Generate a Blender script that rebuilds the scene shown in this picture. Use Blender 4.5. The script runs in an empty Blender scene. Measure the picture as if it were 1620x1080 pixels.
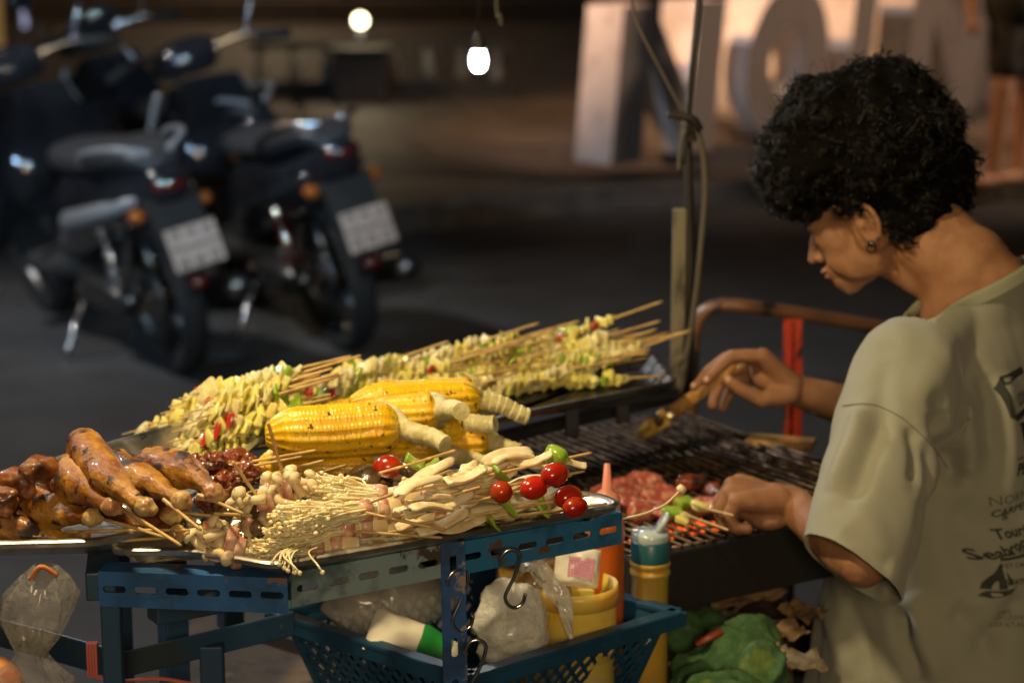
import bpy, bmesh, math, random
import numpy as np
from mathutils import Vector, Matrix, noise
from mathutils.bvhtree import BVHTree
R = math.radians
V = Vector
random.seed(7)
scene = bpy.context.scene
col = scene.collection

# ---------------------------------------------------------------- camera
CAM = V((0, 0, 1.60)); PITCH = R(12.1)
cd = bpy.data.cameras.new('camera'); cam = bpy.data.objects.new('camera', cd); col.objects.link(cam)
cam.location = CAM; cam.rotation_euler = (R(90) - PITCH, 0, 0)
cd.lens = 50; cd.sensor_width = 24; cd.clip_end = 300; cd.clip_start = .05
cd.dof.use_dof = True; cd.dof.focus_distance = 2.2; cd.dof.aperture_fstop = 2.9
cd.dof.aperture_blades = 0
scene.camera = cam
# ---------------------------------------------------------------- world, exposure
w = bpy.data.worlds.new('World'); scene.world = w; w.use_nodes = True
w.node_tree.nodes['Background'].inputs[0].default_value = (.30, .27, .26, 1)
w.node_tree.nodes['Background'].inputs[1].default_value = .060
vs = scene.view_settings; vs.view_transform = 'Standard'; vs.look = 'None'; vs.exposure = 0; vs.gamma = 1
scene.render.engine = 'CYCLES'
cy = scene.cycles; cy.use_denoising = True; cy.max_bounces = 8; cy.transparent_max_bounces = 16
cy.sample_clamp_indirect = 4; cy.caustics_reflective = False; cy.caustics_refractive = False
cy.blur_glossy = .5

def lamp(name, loc, color, watts, size=.05, typ='POINT', rot=None, spot=None):
    ld = bpy.data.lights.new(name, typ); ld.color = color; ld.energy = watts
    if typ == 'AREA': ld.size = size
    else: ld.shadow_soft_size = size
    if spot: ld.spot_size = R(spot); ld.spot_blend = .6
    o = bpy.data.objects.new(name, ld); col.objects.link(o); o.location = loc
    if rot: o.rotation_euler = rot
    return o
def aim(o, tgt):
    o.rotation_euler = (V(tgt) - o.location).to_track_quat('-Z', 'Y').to_euler()
# the lamp over the stall hangs above the frame; street lamps stand off to the left, the other spots are added
KEY = V((-.42, 2.02, 2.02))
lamp('stall_bulb_light', KEY - V((0, 0, .03)), (1, .75, .38), 60, .05)
SMALL = 3.5
for nm, loc, c, wt, sz, tgt, cone in (
        ('sodium_street_light', (-4.4, 8.6, 5.6), (1, .50, .20), 4200, .16, (3.2, 14.2, .7), 42),
        ('white_street_light', (-4.6, 6.2, 5.4), (.97, .95, .93), 1150, .14, (-2.0, 5.2, 0), 78),
        ('letter_fill_light', (7.0, 10.0, 4.2), (1, .70, .50), 1500, .16, (1.9, 13.3, .6), 62),  # added spot that lifts the dark letter faces
        ('front_fill_light', (.2, -2.4, 2.3), (1, .72, .40), 330, .5, (.6, 2.5, .7), 100),  # added warm fill behind the camera, opens the black gaps in the food
        ('scooter_glint_light', (-3.2, .6, 2.7), (.42, .70, 1), 950, .022, (-1.3, 8.0, .75), 22),  # this and the next: added cool spots that make glints on the scooters
        ('scooter_glint_light', (1.9, 1.0, 3.4), (.58, .80, 1), 700, .022, (-1.1, 8.0, .75), 19),
        ('kerb_street_light', (-2.9, 9.3, 5.4), (1, .84, .78), 900, .14, (.9, 12.3, .6), 26)):
    aim(lamp(nm, loc, c, wt, sz, 'SPOT', spot=cone), tgt)

# ---------------------------------------------------------------- measuring helpers
def ray(u, v):
    a = (u - 810) / 3375; b = -(v - 540) / 3375
    return V((a, math.cos(PITCH) + b * math.sin(PITCH), -math.sin(PITCH) + b * math.cos(PITCH)))
def P(u, v, Y):
    d = ray(u, v); return CAM + d * (Y / d.y)
def G(u, v, z):
    d = ray(u, v); return CAM + d * ((z - CAM.z) / d.z)

# ---------------------------------------------------------------- mesh helpers
class MB:
    def __init__(s): s.v = []; s.f = []; s.m = []; s.cur = 0
    def add(s, vs, fs):
        n = len(s.v); s.v += [tuple(p) for p in vs]
        s.f += [tuple(i + n for i in f) for f in fs]; s.m += [s.cur] * len(fs); return s
    def box(s, c, size, rot=None, bev=0):
        x, y, z = [k / 2 for k in size]; c = V(c)
        M = rot if rot is not None else Matrix.Identity(3)
        if bev <= 0:
            vs = [c + M @ V((i * x, j * y, k * z)) for i in (-1, 1) for j in (-1, 1) for k in (-1, 1)]
            return s.add(vs, [(0, 1, 3, 2), (4, 6, 7, 5), (0, 4, 5, 1), (2, 3, 7, 6), (0, 2, 6, 4), (1, 5, 7, 3)])
        bm = bmesh.new(); bmesh.ops.create_cube(bm, size=1)
        for q in bm.verts: q.co = V((q.co.x * size[0], q.co.y * size[1], q.co.z * size[2]))
        bmesh.ops.bevel(bm, geom=bm.edges[:], offset=bev, segments=2, affect='EDGES', profile=.5)
        bm.verts.ensure_lookup_table(); bm.verts.index_update()
        s.add([c + M @ q.co for q in bm.verts], [[q.index for q in f.verts] for f in bm.faces]); bm.free(); return s
    def tube(s, pts, r, n=8, cap=True, flat=None, up=None):
        pts = [V(p) for p in pts]; m = len(pts)
        if not isinstance(r, (list, tuple)): r = [r] * m
        vs = []; fs = []; prev = None
        for i, p in enumerate(pts):
            t = (pts[min(i + 1, m - 1)] - pts[max(i - 1, 0)]).normalized()
            if prev is None:
                a = V(up) if up is not None else (V((0, 0, 1)) if abs(t.z) < .9 else V((1, 0, 0)))
            else: a = prev
            a = (a - t * a.dot(t)).normalized(); b = t.cross(a); prev = a
            fl = flat if flat else 1
            for k in range(n):
                q = 2 * math.pi * k / n
                vs.append(p + a * (math.cos(q) * r[i] * fl) + b * (math.sin(q) * r[i]))
        for i in range(m - 1):
            for k in range(n):
                k2 = (k + 1) % n
                fs.append((i * n + k, i * n + k2, (i + 1) * n + k2, (i + 1) * n + k))
        if cap: fs.append(tuple(range(n))[::-1]); fs.append(tuple((m - 1) * n + k for k in range(n)))
        return s.add(vs, fs)
    def ell(s, c, r, rot=None, seg=16, rings=10):
        c = V(c); r = (r, r, r) if not hasattr(r, '__len__') else r
        M = rot if rot is not None else Matrix.Identity(3)
        vs = [c + M @ V((0, 0, r[2]))]
        for i in range(1, rings):
            a = math.pi * i / rings
            for k in range(seg):
                b = 2 * math.pi * k / seg
                vs.append(c + M @ V((r[0] * math.sin(a) * math.cos(b), r[1] * math.sin(a) * math.sin(b), r[2] * math.cos(a))))
        vs.append(c + M @ V((0, 0, -r[2]))); L = len(vs) - 1; fs = []
        for k in range(seg):
            k2 = (k + 1) % seg; fs.append((0, 1 + k, 1 + k2))
            for i in range(rings - 2):
                a = 1 + i * seg; fs.append((a + k, a + seg + k, a + seg + k2, a + k2))
            a = 1 + (rings - 2) * seg; fs.append((a + k, L, a + k2))
        return s.add(vs, fs)
    def cap(s, a, b, ra, rb, n=14):                       # tapered capsule
        a = V(a); b = V(b); d = (b - a); L = d.length; t = d / max(L, 1e-6); pts = []; rs = []
        for k in range(5):
            q = math.pi / 2 * (1 - k / 4); pts.append(a - t * ra * math.sin(q)); rs.append(max(ra * math.cos(q), ra * .02))
        for k in range(5):
            q = math.pi / 2 * (k / 4); pts.append(b + t * rb * math.sin(q)); rs.append(max(rb * math.cos(q), rb * .02))
        return s.tube(pts, rs, n)
    def lathe(s, prof, c=(0, 0, 0), rot=None, n=28, wob=None, close=False):
        c = V(c); M = rot if rot is not None else Matrix.Identity(3); vs = []; fs = []
        for i, (r, z) in enumerate(prof):
            for k in range(n):
                q = 2 * math.pi * k / n; rr = max(r, 1e-4) * (1 + (wob(q, z) if wob else 0))
                vs.append(c + M @ V((rr * math.cos(q), rr * math.sin(q), z)))
        for i in range(len(prof) - 1):
            for k in range(n):
                k2 = (k + 1) % n; fs.append((i * n + k, i * n + k2, (i + 1) * n + k2, (i + 1) * n + k))
        if close: fs.append(tuple(range(n))[::-1]); fs.append(tuple((len(prof) - 1) * n + k for k in range(n)))
        return s.add(vs, fs)
    def prism(s, poly, z0, z1):                           # plan polygon between two heights
        n = len(poly); vs = [(p[0], p[1], z0) for p in poly] + [(p[0], p[1], z1) for p in poly]
        fs = [tuple(range(n))[::-1], tuple(range(n, 2 * n))] + [(i, (i + 1) % n, n + (i + 1) % n, n + i) for i in range(n)]
        return s.add(vs, fs)
    def mesh(s, name, mats, smooth=True, inv=None, recalc=True):
        me = bpy.data.meshes.new(name); vs = s.v
        if inv is not None: vs = [tuple(inv @ V(p)) for p in vs]
        me.from_pydata(vs, [], s.f)
        if recalc:
            bm = bmesh.new(); bm.from_mesh(me); bmesh.ops.recalc_face_normals(bm, faces=bm.faces[:])
            bm.to_mesh(me); bm.free()
        mats = mats if isinstance(mats, (list, tuple)) else [mats]
        for m in mats: me.materials.append(m)
        if len(mats) > 1: me.polygons.foreach_set('material_index', s.m)
        me.polygons.foreach_set('use_smooth', [smooth] * len(me.polygons))
        return me
    def build(s, name, mats, parent=None, smooth=True, sharp=None):
        inv = parent.matrix_world.inverted() if parent is not None else None
        me = s.mesh(name, mats, smooth, inv)
        if smooth and sharp: me.set_sharp_from_angle(angle=R(sharp))
        o = bpy.data.objects.new(name, me); col.objects.link(o)
        if parent is not None: o.parent = parent; o.matrix_world = parent.matrix_world.copy()
        return o
def empty(name, loc, rz=0, rot=None):
    o = bpy.data.objects.new(name, None); col.objects.link(o); o.empty_display_size = .05
    M = Matrix.Translation(V(loc)) @ (rot.to_4x4() if rot is not None else Matrix.Rotation(rz, 4, 'Z'))
    o.matrix_world = M; o.matrix_local = M; return o
def tag(o, label, cat, group=None, kind=None):
    if label: o['label'] = label
    if cat: o['category'] = cat
    if group: o['group'] = group
    if kind: o['kind'] = kind
    return o
def struct(o): o['kind'] = 'structure'; return o
def child(name, me, parent):                              # a part that shares mesh data
    o = bpy.data.objects.new(name, me); col.objects.link(o); o.parent = parent; return o
def basis(x, up=(0, 0, 1)):
    x = V(x).normalized(); up = V(up)
    if abs(x.dot(up)) > .98: up = V((0, 1, 0))
    y = up.cross(x).normalized(); z = x.cross(y)
    return Matrix((x, y, z)).transposed()
def organic(mb, voxel, smooth=4, fac=.5):                 # one continuous skin over overlapping solids
    me = mb.mesh('tmp', [], recalc=True); o = bpy.data.objects.new('tmp', me); col.objects.link(o)
    m = o.modifiers.new('r', 'REMESH'); m.mode = 'VOXEL'; m.voxel_size = voxel
    if smooth:
        k = o.modifiers.new('s', 'SMOOTH'); k.iterations = smooth; k.factor = fac
    dg = bpy.context.evaluated_depsgraph_get(); ev = o.evaluated_get(dg)
    out = bpy.data.meshes.new_from_object(ev, depsgraph=dg)
    bpy.data.objects.remove(o); bpy.data.meshes.remove(me)
    out.polygons.foreach_set('use_smooth', [True] * len(out.polygons)); return out
def getco(me):
    a = np.empty(len(me.vertices) * 3, dtype=np.float32); me.vertices.foreach_get('co', a); return a.reshape(-1, 3)
def setco(me, a): me.vertices.foreach_set('co', a.astype(np.float32).ravel()); me.update()
def getno(me):
    a = np.empty(len(me.vertices) * 3, dtype=np.float32); me.vertices.foreach_get('normal', a); return a.reshape(-1, 3)
def roughen(me, amp, scale, seed=0, oct=3):
    co = getco(me); no = getno(me)
    d = np.array([noise.fractal(V(p) * scale + V((seed, seed * 1.7, 0)), 1.0, 2.0, oct) for p in co], dtype=np.float32)
    setco(me, co + no * (d * amp)[:, None]); return me
def obj_from(me, name, mat, parent=None):
    me.name = name; me.materials.clear(); me.materials.append(mat)
    if parent is not None: me.transform(parent.matrix_world.inverted())
    o = bpy.data.objects.new(name, me); col.objects.link(o)
    if parent is not None: o.parent = parent; o.matrix_world = parent.matrix_world.copy()
    return o
def bez(pts, n=12):                                       # smooth curve through points
    pts = [V(p) for p in pts]; out = []; m = len(pts)
    for i in range(m - 1):
        p0 = pts[max(i - 1, 0)]; p1 = pts[i]; p2 = pts[i + 1]; p3 = pts[min(i + 2, m - 1)]
        for k in range(n):
            t = k / n; out.append(.5 * ((2 * p1) + (p2 - p0) * t + (2 * p0 - 5 * p1 + 4 * p2 - p3) * t * t + (3 * p1 - p0 - 3 * p2 + p3) * t ** 3))
    out.append(pts[-1]); return out

# ---------------------------------------------------------------- materials
MATS = {}
def mat(name, c, rough=.5, metal=0, c2=None, scale=20, thr=(.45, .6), detail=5, bump=0, bscale=60, spec=.5,
        sss=0, sssr=(.01, .004, .002), trans=0, coat=0, c3=None, scale3=30, thr3=(.6, .66), rough3=None, emit=None, es=0,
        alpha=1, sheen=0, rand=0, ior=1.45, rnoise=0, stretch=None, bdist=.002, wave=None):
    m = bpy.data.materials.new(name); m.use_nodes = True; nt = m.node_tree; N = nt.nodes; L = nt.links
    b = N['Principled BSDF']; I = b.inputs
    I['Roughness'].default_value = rough; I['Metallic'].default_value = metal
    I['Specular IOR Level'].default_value = spec; I['IOR'].default_value = ior
    tc = N.new('ShaderNodeTexCoord'); src = tc.outputs['Object']
    if stretch:
        mp = N.new('ShaderNodeMapping'); mp.inputs['Scale'].default_value = stretch; L.new(src, mp.inputs[0]); src = mp.outputs[0]
    def nz(sc, de, rg=.6):
        n = N.new('ShaderNodeTexNoise'); n.inputs['Scale'].default_value = sc; n.inputs['Detail'].default_value = de
        n.inputs['Roughness'].default_value = rg; L.new(src, n.inputs['Vector']); return n
    def ramp(s, lo, hi):
        r = N.new('ShaderNodeMapRange'); r.inputs[1].default_value = lo; r.inputs[2].default_value = hi; r.interpolation_type = 'SMOOTHSTEP'
        L.new(s, r.inputs[0]); return r.outputs[0]
    def mix(f, a, bb):
        x = N.new('ShaderNodeMix'); x.data_type = 'RGBA'; L.new(f, x.inputs[0])
        for k, q in ((6, a), (7, bb)):
            if isinstance(q, tuple): x.inputs[k].default_value = (*q, 1)
            else: L.new(q, x.inputs[k])
        return x.outputs[2]
    cur = c
    if c2: cur = mix(ramp(nz(scale, detail).outputs[0], *thr), c, c2)
    if c3:
        f3 = ramp(nz(scale3, 6).outputs[0], *thr3); cur = mix(f3, cur, c3)
        if rough3 is not None:
            rr = N.new('ShaderNodeMapRange'); rr.inputs[3].default_value = rough; rr.inputs[4].default_value = rough3
            L.new(f3, rr.inputs[0]); L.new(rr.outputs[0], I['Roughness'])
    if rand:
        oi = N.new('ShaderNodeObjectInfo'); hs = N.new('ShaderNodeHueSaturation')
        r = N.new('ShaderNodeMapRange'); r.inputs[3].default_value = 1 - rand; r.inputs[4].default_value = 1 + rand
        L.new(oi.outputs['Random'], r.inputs[0]); L.new(r.outputs[0], hs.inputs['Value'])
        if isinstance(cur, tuple): hs.inputs['Color'].default_value = (*cur, 1)
        else: L.new(cur, hs.inputs['Color'])
        cur = hs.outputs[0]
    if isinstance(cur, tuple): I['Base Color'].default_value = (*cur, 1)
    else: L.new(cur, I['Base Color'])
    if rnoise and rough3 is None:
        rr = N.new('ShaderNodeMapRange'); rr.inputs[3].default_value = max(rough - rnoise, .02); rr.inputs[4].default_value = min(rough + rnoise, 1)
        rr.inputs[1].default_value = .3; rr.inputs[2].default_value = .7
        L.new(nz(scale * 1.7, 5).outputs[0], rr.inputs[0]); L.new(rr.outputs[0], I['Roughness'])
    h = None
    if bump:
        bn = N.new('ShaderNodeBump'); bn.inputs['Strength'].default_value = bump; bn.inputs['Distance'].default_value = bdist
        if wave:
            wv = N.new('ShaderNodeTexWave'); wv.inputs['Scale'].default_value = wave; wv.inputs['Distortion'].default_value = 1.5; L.new(src, wv.inputs[0]); h = wv.outputs['Fac']
        else: h = nz(bscale, 6).outputs[0]
        L.new(h, bn.inputs['Height']); L.new(bn.outputs[0], I['Normal'])
    if sss:
        I['Subsurface Weight'].default_value = sss; I['Subsurface Radius'].default_value = (1, .4, .25); I['Subsurface Scale'].default_value = sssr[0]
    I['Transmission Weight'].default_value = trans; I['Coat Weight'].default_value = coat; I['Coat Roughness'].default_value = .08
    I['Sheen Weight'].default_value = sheen
    if emit: I['Emission Color'].default_value = (*emit, 1); I['Emission Strength'].default_value = es
    I['Alpha'].default_value = alpha
    MATS[name] = m; return m
M_ = MATS
mat('asphalt', (.042, .042, .044), .75, c2=(.03, .029, .029), scale=3, thr=(.35, .65), bump=.5, bscale=180, c3=(.075, .073, .07), scale3=.8, thr3=(.55, .75))
mat('paving', (.075, .057, .045), .7, c2=(.04, .032, .027), scale=1.3, thr=(.4, .6), bump=.4, bscale=90)
mat('kerb_dark', (.055, .05, .046), .8, c2=(.085, .075, .065), scale=9, bump=.4)
mat('kerbstone', (.11, .10, .09), .8, c2=(.17, .16, .15), scale=9, bump=.4)
mat('brown_wall', (.075, .055, .042), .8, c2=(.055, .042, .035), scale=2, bump=.3)
mat('dark_wall', (.016, .015, .015), .8, c2=(.035, .028, .022), scale=1.2)
mat('black_gloss', (.012, .013, .016), .10, coat=.8, c2=(.018, .02, .024), scale=3)
mat('seat_vinyl', (.035, .035, .038), .42, bump=.3, bscale=200)
mat('tyre', (.012, .012, .012), .8, bump=.3, bscale=80)
mat('chrome', (.55, .55, .56), .18, 1, rnoise=.08)
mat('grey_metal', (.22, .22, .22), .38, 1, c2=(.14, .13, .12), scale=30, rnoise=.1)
mat('silver_plastic', (.22, .22, .23), .3, 0, coat=.4)
mat('red_lens', (.085, .006, .004), .12, coat=.6)
mat('amber_lens', (.25, .07, .01), .12, coat=.5)
mat('plate_white', (.44, .33, .27), .6)
mat('ink', (.07, .07, .07), .6)
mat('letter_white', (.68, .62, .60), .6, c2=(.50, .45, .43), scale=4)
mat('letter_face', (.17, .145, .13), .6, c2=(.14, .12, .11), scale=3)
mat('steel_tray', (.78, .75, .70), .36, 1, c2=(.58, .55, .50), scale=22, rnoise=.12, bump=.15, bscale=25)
mat('blue_paint', (.030, .115, .34), .42, c2=(.02, .07, .18), scale=14, thr=(.4, .6), c3=(.16, .10, .06), scale3=24, thr3=(.60, .63), rough3=.85, bump=.35, bscale=60, detail=6)
mat('teal_paint', (.028, .15, .33), .42, c2=(.018, .09, .19), scale=14, c3=(.09, .055, .03), scale3=34, thr3=(.61, .65), rough3=.85, bump=.3, bscale=60)
mat('grey_blue_paint', (.22, .31, .35), .5, c2=(.07, .115, .13), scale=12, c3=(.055, .045, .03), scale3=16, thr3=(.57, .6), rough3=.85, bump=.35)
mat('worn_post', (.025, .09, .28), .42, c2=(.016, .05, .14), scale=16, c3=(.27, .22, .17), scale3=20, thr3=(.60, .63), rough3=.85, bump=.4)
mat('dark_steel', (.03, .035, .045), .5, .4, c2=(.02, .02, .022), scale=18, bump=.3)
mat('navy_paint', (.018, .055, .12), .5, c2=(.028, .045, .06), scale=8, c3=(.10, .08, .06), scale3=20, thr3=(.64, .68))
mat('cast_iron', (.20, .14, .10), .42, .9, c2=(.05, .034, .026), scale=28, bump=.6, bscale=150, rnoise=.15)
mat('soot', (.010, .009, .009), .8, bump=.4)
mat('red_paint', (.58, .06, .03), .42, c2=(.22, .02, .012), scale=16, c3=(.03, .02, .018), scale3=13, thr3=(.52, .55), rough3=.8, bump=.2)
mat('weathered_wood', (.20, .18, .13), .85, c2=(.05, .05, .04), scale=22, stretch=(1, 1, .3), bump=.5)
mat('rope', (.10, .085, .06), .85, bump=.6, bscale=500)
mat('cable_black', (.02, .018, .016), .6)
mat('bamboo', (.62, .44, .18), .5, c2=(.48, .31, .11), scale=60, stretch=(1, 1, 1), rand=.18, sss=.1)
mat('wood_handle', (.60, .36, .12), .42, c2=(.42, .21, .06), scale=40, coat=.3)
mat('brush_hair', (.72, .50, .12), .4, c2=(.5, .3, .07), scale=80, coat=.4)
# ================================================================ SETTING
def sheet(name, poly, z, m, mb=None):
    b = MB(); b.add([(x, y, z) for x, y in poly], [tuple(range(len(poly)))]); return struct(b.build(name, m, smooth=False))
sheet('road', [(-60, -20), (60, -20), (60, 120), (-60, 120)], 0, M_['asphalt'])
# raised plaza behind the road with a kerb that bends away
k0 = G(0, 498, 0); k1 = G(85, 488, 0)
PL = [(-30, 9.75), (-3.2, 9.75), (-1.6, 9.95), (-.9, 9.72), (.2, 10.55), (1.6, 11.05), (3.4, 10.9), (9, 10.2), (40, 10.2), (40, 60), (-30, 60)]
b = MB(); b.prism(PL, -.02, .115); struct(b.build('plaza', M_['paving'], smooth=False))
b = MB()
for i in range(8):
    a, c = V((*PL[i], 0)), V((*PL[i + 1], 0)); d = c - a; L = d.length; n = max(1, int(L / .9)); rr = basis(d)
    for k in range(n):
        if a.x < -9 or a.x > 12: pass
        b.box(a + d * ((k + .5) / n) + V((0, 0, .062)) - rr.col[1] * .06, (L / n - .012, .14, .13), rr, .008)
struct(b.build('kerb', M_['kerb_dark'], smooth=False))
b = MB(); b.prism([(-9, 8.15), (-2.05, 8.15), (-2.05, 8.42), (-9, 8.42)], -.01, .012)
struct(b.build('gutter_strip', M_['kerbstone'], smooth=False))
# dark building far behind
bd = tag(empty('building', (0, 24, 0)), 'long dark building with brown plaster wall and doorways behind the square', 'building')
b = MB(); b.box((0, 24.5, 4), (60, 1, 8)); b.build('wall', M_['dark_wall'], bd, smooth=False)
b = MB()
for x0, x1 in ((-5.3, -4.35), (-3.9, -1.9), (-9, -6.4)):
    b.box(((x0 + x1) / 2, 23.92, 1.9), (x1 - x0, .16, 3.6), None, .02)
b.build('plaster_panel', M_['brown_wall'], bd, smooth=False)
for x in (-5.35, -1.3, .9, 3.1, 5.6):
    b = MB(); b.box((x, 23.94, 1.35), (.9, .1, 2.5), None, .02); d = b.build('door', M_['dark_steel'], bd, smooth=False)
    b = MB(); b.ell((x + .34, 23.85, 1.2), .04); b.build('handle', M_['grey_metal'], d)
b = MB(); b.box((-.5, 23.7, 2.12), (9, .3, .12), None, .01); b.box((0, 23.75, .18), (20, .5, .35), None, .01)
b.build('ledge', M_['brown_wall'], bd, smooth=False)

# low garden wall with white balusters and a globe lamp on a pier, left of centre
LX = P(570, 33, 15.0)
gl = tag(empty('globe_lamp', (LX.x, 15, .115)), 'round glowing globe lamp on a dark square pillar behind the scooters', 'street lamp')
b = MB(); b.box((LX.x, 15, .28), (.36, .36, .34), None, .015); b.box((LX.x, 15, .47), (.44, .44, .05), None, .01)
b.build('pillar', M_['dark_wall'], gl, smooth=False)
b = MB(); b.tube([(LX.x, 15, .49), (LX.x, 15, LX.z - .05)], .03); b.build('lamp_stem', M_['dark_steel'], gl)
b = MB(); b.ell((LX.x, 15, LX.z), .046, None, 24, 16)
b.build('globe', mat('globe_glass', (.9, .8, .6), .3, emit=(1, .84, .52), es=9), gl)
lamp('globe_light', (LX.x, 14.85, LX.z + .02), (1, .82, .5), 12, .08)
bw = tag(empty('baluster_fence', (-1, 15.4, .115)), 'low dark fence with white balusters left and right of the globe lamp', 'fence')
b = MB(); b.box((-.95, 15.4, .47), (1.9, .12, .05), None, .008); b.box((-.95, 15.4, .16), (1.9, .14, .1), None, .008); b.build('rail', M_['dark_wall'], bw, smooth=False)
for k in range(8):
    x = -1.8 + .24 * k; b = MB()
    b.lathe([(.02, .20), (.045, .22), (.05, .28), (.03, .35), (.04, .42), (.05, .45)], (x, 15.4, 0), n=12); b.build('baluster', M_['kerbstone'], bw)
# parapet / planter bench that holds the big letters
b = MB()
base = [(.45, 11.9), (1.9, 13.9), (7, 18.6), (8.3, 18), (3.2, 12.2), (1.3, 11.5)]
b.prism([(.2, 11.75), (.9, 11.45), (3.4, 12.1), (8.6, 17.6), (8, 19.4), (2.0, 14.6)], .10, .20)
struct(b.build('letter_plinth', M_['paving'], smooth=False))

# big standing letters; row recedes to the right
def letter_outline(ch, w, h, s):
    if ch == 'N': return [[(0, 0), (s, 0), (s, h * .62), (w - s, 0), (w, 0), (w, h), (w - s, h), (w - s, h * .38), (s, h), (0, h)]]
    if ch == 'I': return [[(0, 0), (s, 0), (s, h), (0, h)]]
    n = 40; o = [(w / 2 + w / 2 * math.cos(2 * math.pi * k / n), h / 2 + h / 2 * math.sin(2 * math.pi * k / n)) for k in range(n)]
    i = [(w / 2 + (w / 2 - s) * math.cos(2 * math.pi * k / n), h / 2 + (h / 2 - s * 1.1) * math.sin(2 * math.pi * k / n)) for k in range(n)]
    return [o, i]
LD = V((.66, .75, 0)).normalized(); LN = V((LD.y, -LD.x, 0))          # along the row; front normal
def big_letter(ch, org, w, h, s, depth, label):
    t = tag(empty('standing_letter', org), label, 'letter', 'giant letters standing on the square')
    rings = letter_outline(ch, w, h, s)
    pt = lambda p, d: org + LD * p[0] + V((.075 * p[1], 0, p[1])) - LN * d
    side = MB(); face = MB()
    if len(rings) == 1:
        r = rings[0]; n = len(r)
        for d, tgt, off in ((0, face, 0), (depth, side, 0)):
            if ch == 'N':
                q = [pt(p, d) for p in r]
                tgt.add(q, [(0, 1, 2, 8, 9), (2, 3, 7, 8), (3, 4, 5, 6, 7)])
            else: tgt.add([pt(p, d) for p in r], [tuple(range(n))])
        for i in range(n):
            a, c = r[i], r[(i + 1) % n]; side.add([pt(a, 0), pt(c, 0), pt(c, depth), pt(a, depth)], [(0, 1, 2, 3)])
    else:
        o, i_ = rings; n = len(o)
        for k in range(n):
            k2 = (k + 1) % n
            face.add([pt(o[k], 0), pt(o[k2], 0), pt(i_[k2], 0), pt(i_[k], 0)], [(0, 1, 2, 3)])
            side.add([pt(o[k], depth), pt(o[k2], depth), pt(i_[k2], depth), pt(i_[k], depth)], [(0, 1, 2, 3)])
            for rr in (o, i_): side.add([pt(rr[k], 0), pt(rr[k2], 0), pt(rr[k2], depth), pt(rr[k], depth)], [(0, 1, 2, 3)])
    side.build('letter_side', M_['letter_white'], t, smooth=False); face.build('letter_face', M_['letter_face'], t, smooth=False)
o0 = G(966, 262, .2); 
H_ = .80
sp = [('N', 0, .88, .25), ('O', 1.12, .80, .22), ('I', 2.15, .24, .24), ('N', 2.80, .90, .27), ('I', 4.1, .24, .24)]
lb = {0: 'giant letter N with a bright white left side, nearest of the row', 1: 'giant letter O between the first N and the letter I',
      2: 'narrow giant letter I just right of the O', 3: 'giant letter N behind the top of the curly hair', 4: 'last giant letter I at the far right end of the row'}
for k, (ch, dx, w_, s_) in enumerate(sp): big_letter(ch, o0 + LD * dx, w_, H_ + .06 * dx, s_, .24 + .05 * dx, lb[k])

# greenish tube fixtures on a far post, upper right
gp = P(1500, 45, 15.5)
fx = tag(empty('tube_fixture', (gp.x + .25, 15.5, .115)), 'grey post with two small greenish lit tube lamps right of the letters', 'lamp')
b = MB(); b.tube([(gp.x + .25, 15.5, .1), (gp.x + .25, 15.5, 3)], .05); b.build('post', M_['kerbstone'], fx)
for (u, v, L) in ((1512, 45, .26), (1500, 130, .12)):
    c = P(u, v, 15.4); b = MB(); b.box(c, (L, .06, .07), None, .01)
    b.build('lamp_tube', M_.get('tube_lit') or mat('tube_lit', (.6, .6, .3), .4, emit=(.75, .72, .28), es=.75), fx)
# lit doorway with a vertical tube, far left
lw = P(0, 60, 20)
t = tag(empty('lit_booth', (lw.x - .3, 20, 0)), 'warm yellow lit booth edge at the upper left corner of the street', 'booth')
b = MB(); b.box((lw.x - .75, 20.1, 1.4), (1.5, .1, 2.6), None, .02); b.build('panel', mat('booth_panel_glow', (.5, .35, .15), .6, emit=(.9, .55, .16), es=.16), t)  # lamp light on this wall edge is put in as a weak glow
c = P(38, 20, 19.8); b = MB(); b.tube([c - V((0, 0, .14)), c + V((0, 0, .6))], .025); b.build('light_tube', mat('cool_tube', (.6, .6, .8), .4, emit=(.42, .45, .72), es=.7), t)

# street lamps off to the left, and an added one at the right
def street_lamp(x, y, h, tip, label, ecol):
    t = tag(empty('street_lamp', (x, y, 0)), label, 'street lamp')
    b = MB(); b.tube([(x, y, 0), (x, y, h - .3)] + bez([(x, y, h - .3), ((x + tip[0]) / 2, (y + tip[1]) / 2, h + .1), (tip[0], tip[1], h)], 6)[1:], .05, 10)
    b.build('pole', M_['dark_steel'], t)
    b = MB(); b.box((tip[0], tip[1], h), (.5, .2, .1), None, .03); h_ = b.build('lamp_head', M_['grey_metal'], t)
    b = MB(); b.box((tip[0], tip[1], h - .056), (.3, .14, .01)); b.build('lens', mat('lens_' + label[:4], (.8, .8, .8), .4, emit=ecol, es=12), h_)
street_lamp(-5.3, 9.0, 5.75, (-4.4, 8.6), 'tall street lamp with orange sodium head left of the scooters', (1, .55, .2))
street_lamp(-5.4, 6.2, 5.55, (-4.6, 6.2), 'tall street lamp with cool white head left of the scooters', (.8, .88, 1))
street_lamp(8.0, 10.8, 4.35, (7.0, 10.0), 'lower street lamp with peach coloured head right of the square', (1, .7, .45))  # unseen lamp body added for the spot on the letter faces
street_lamp(-3.7, 9.85, 5.55, (-2.9, 9.3), 'tall street lamp with warm white head behind the kerb', (1, .85, .75))

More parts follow.
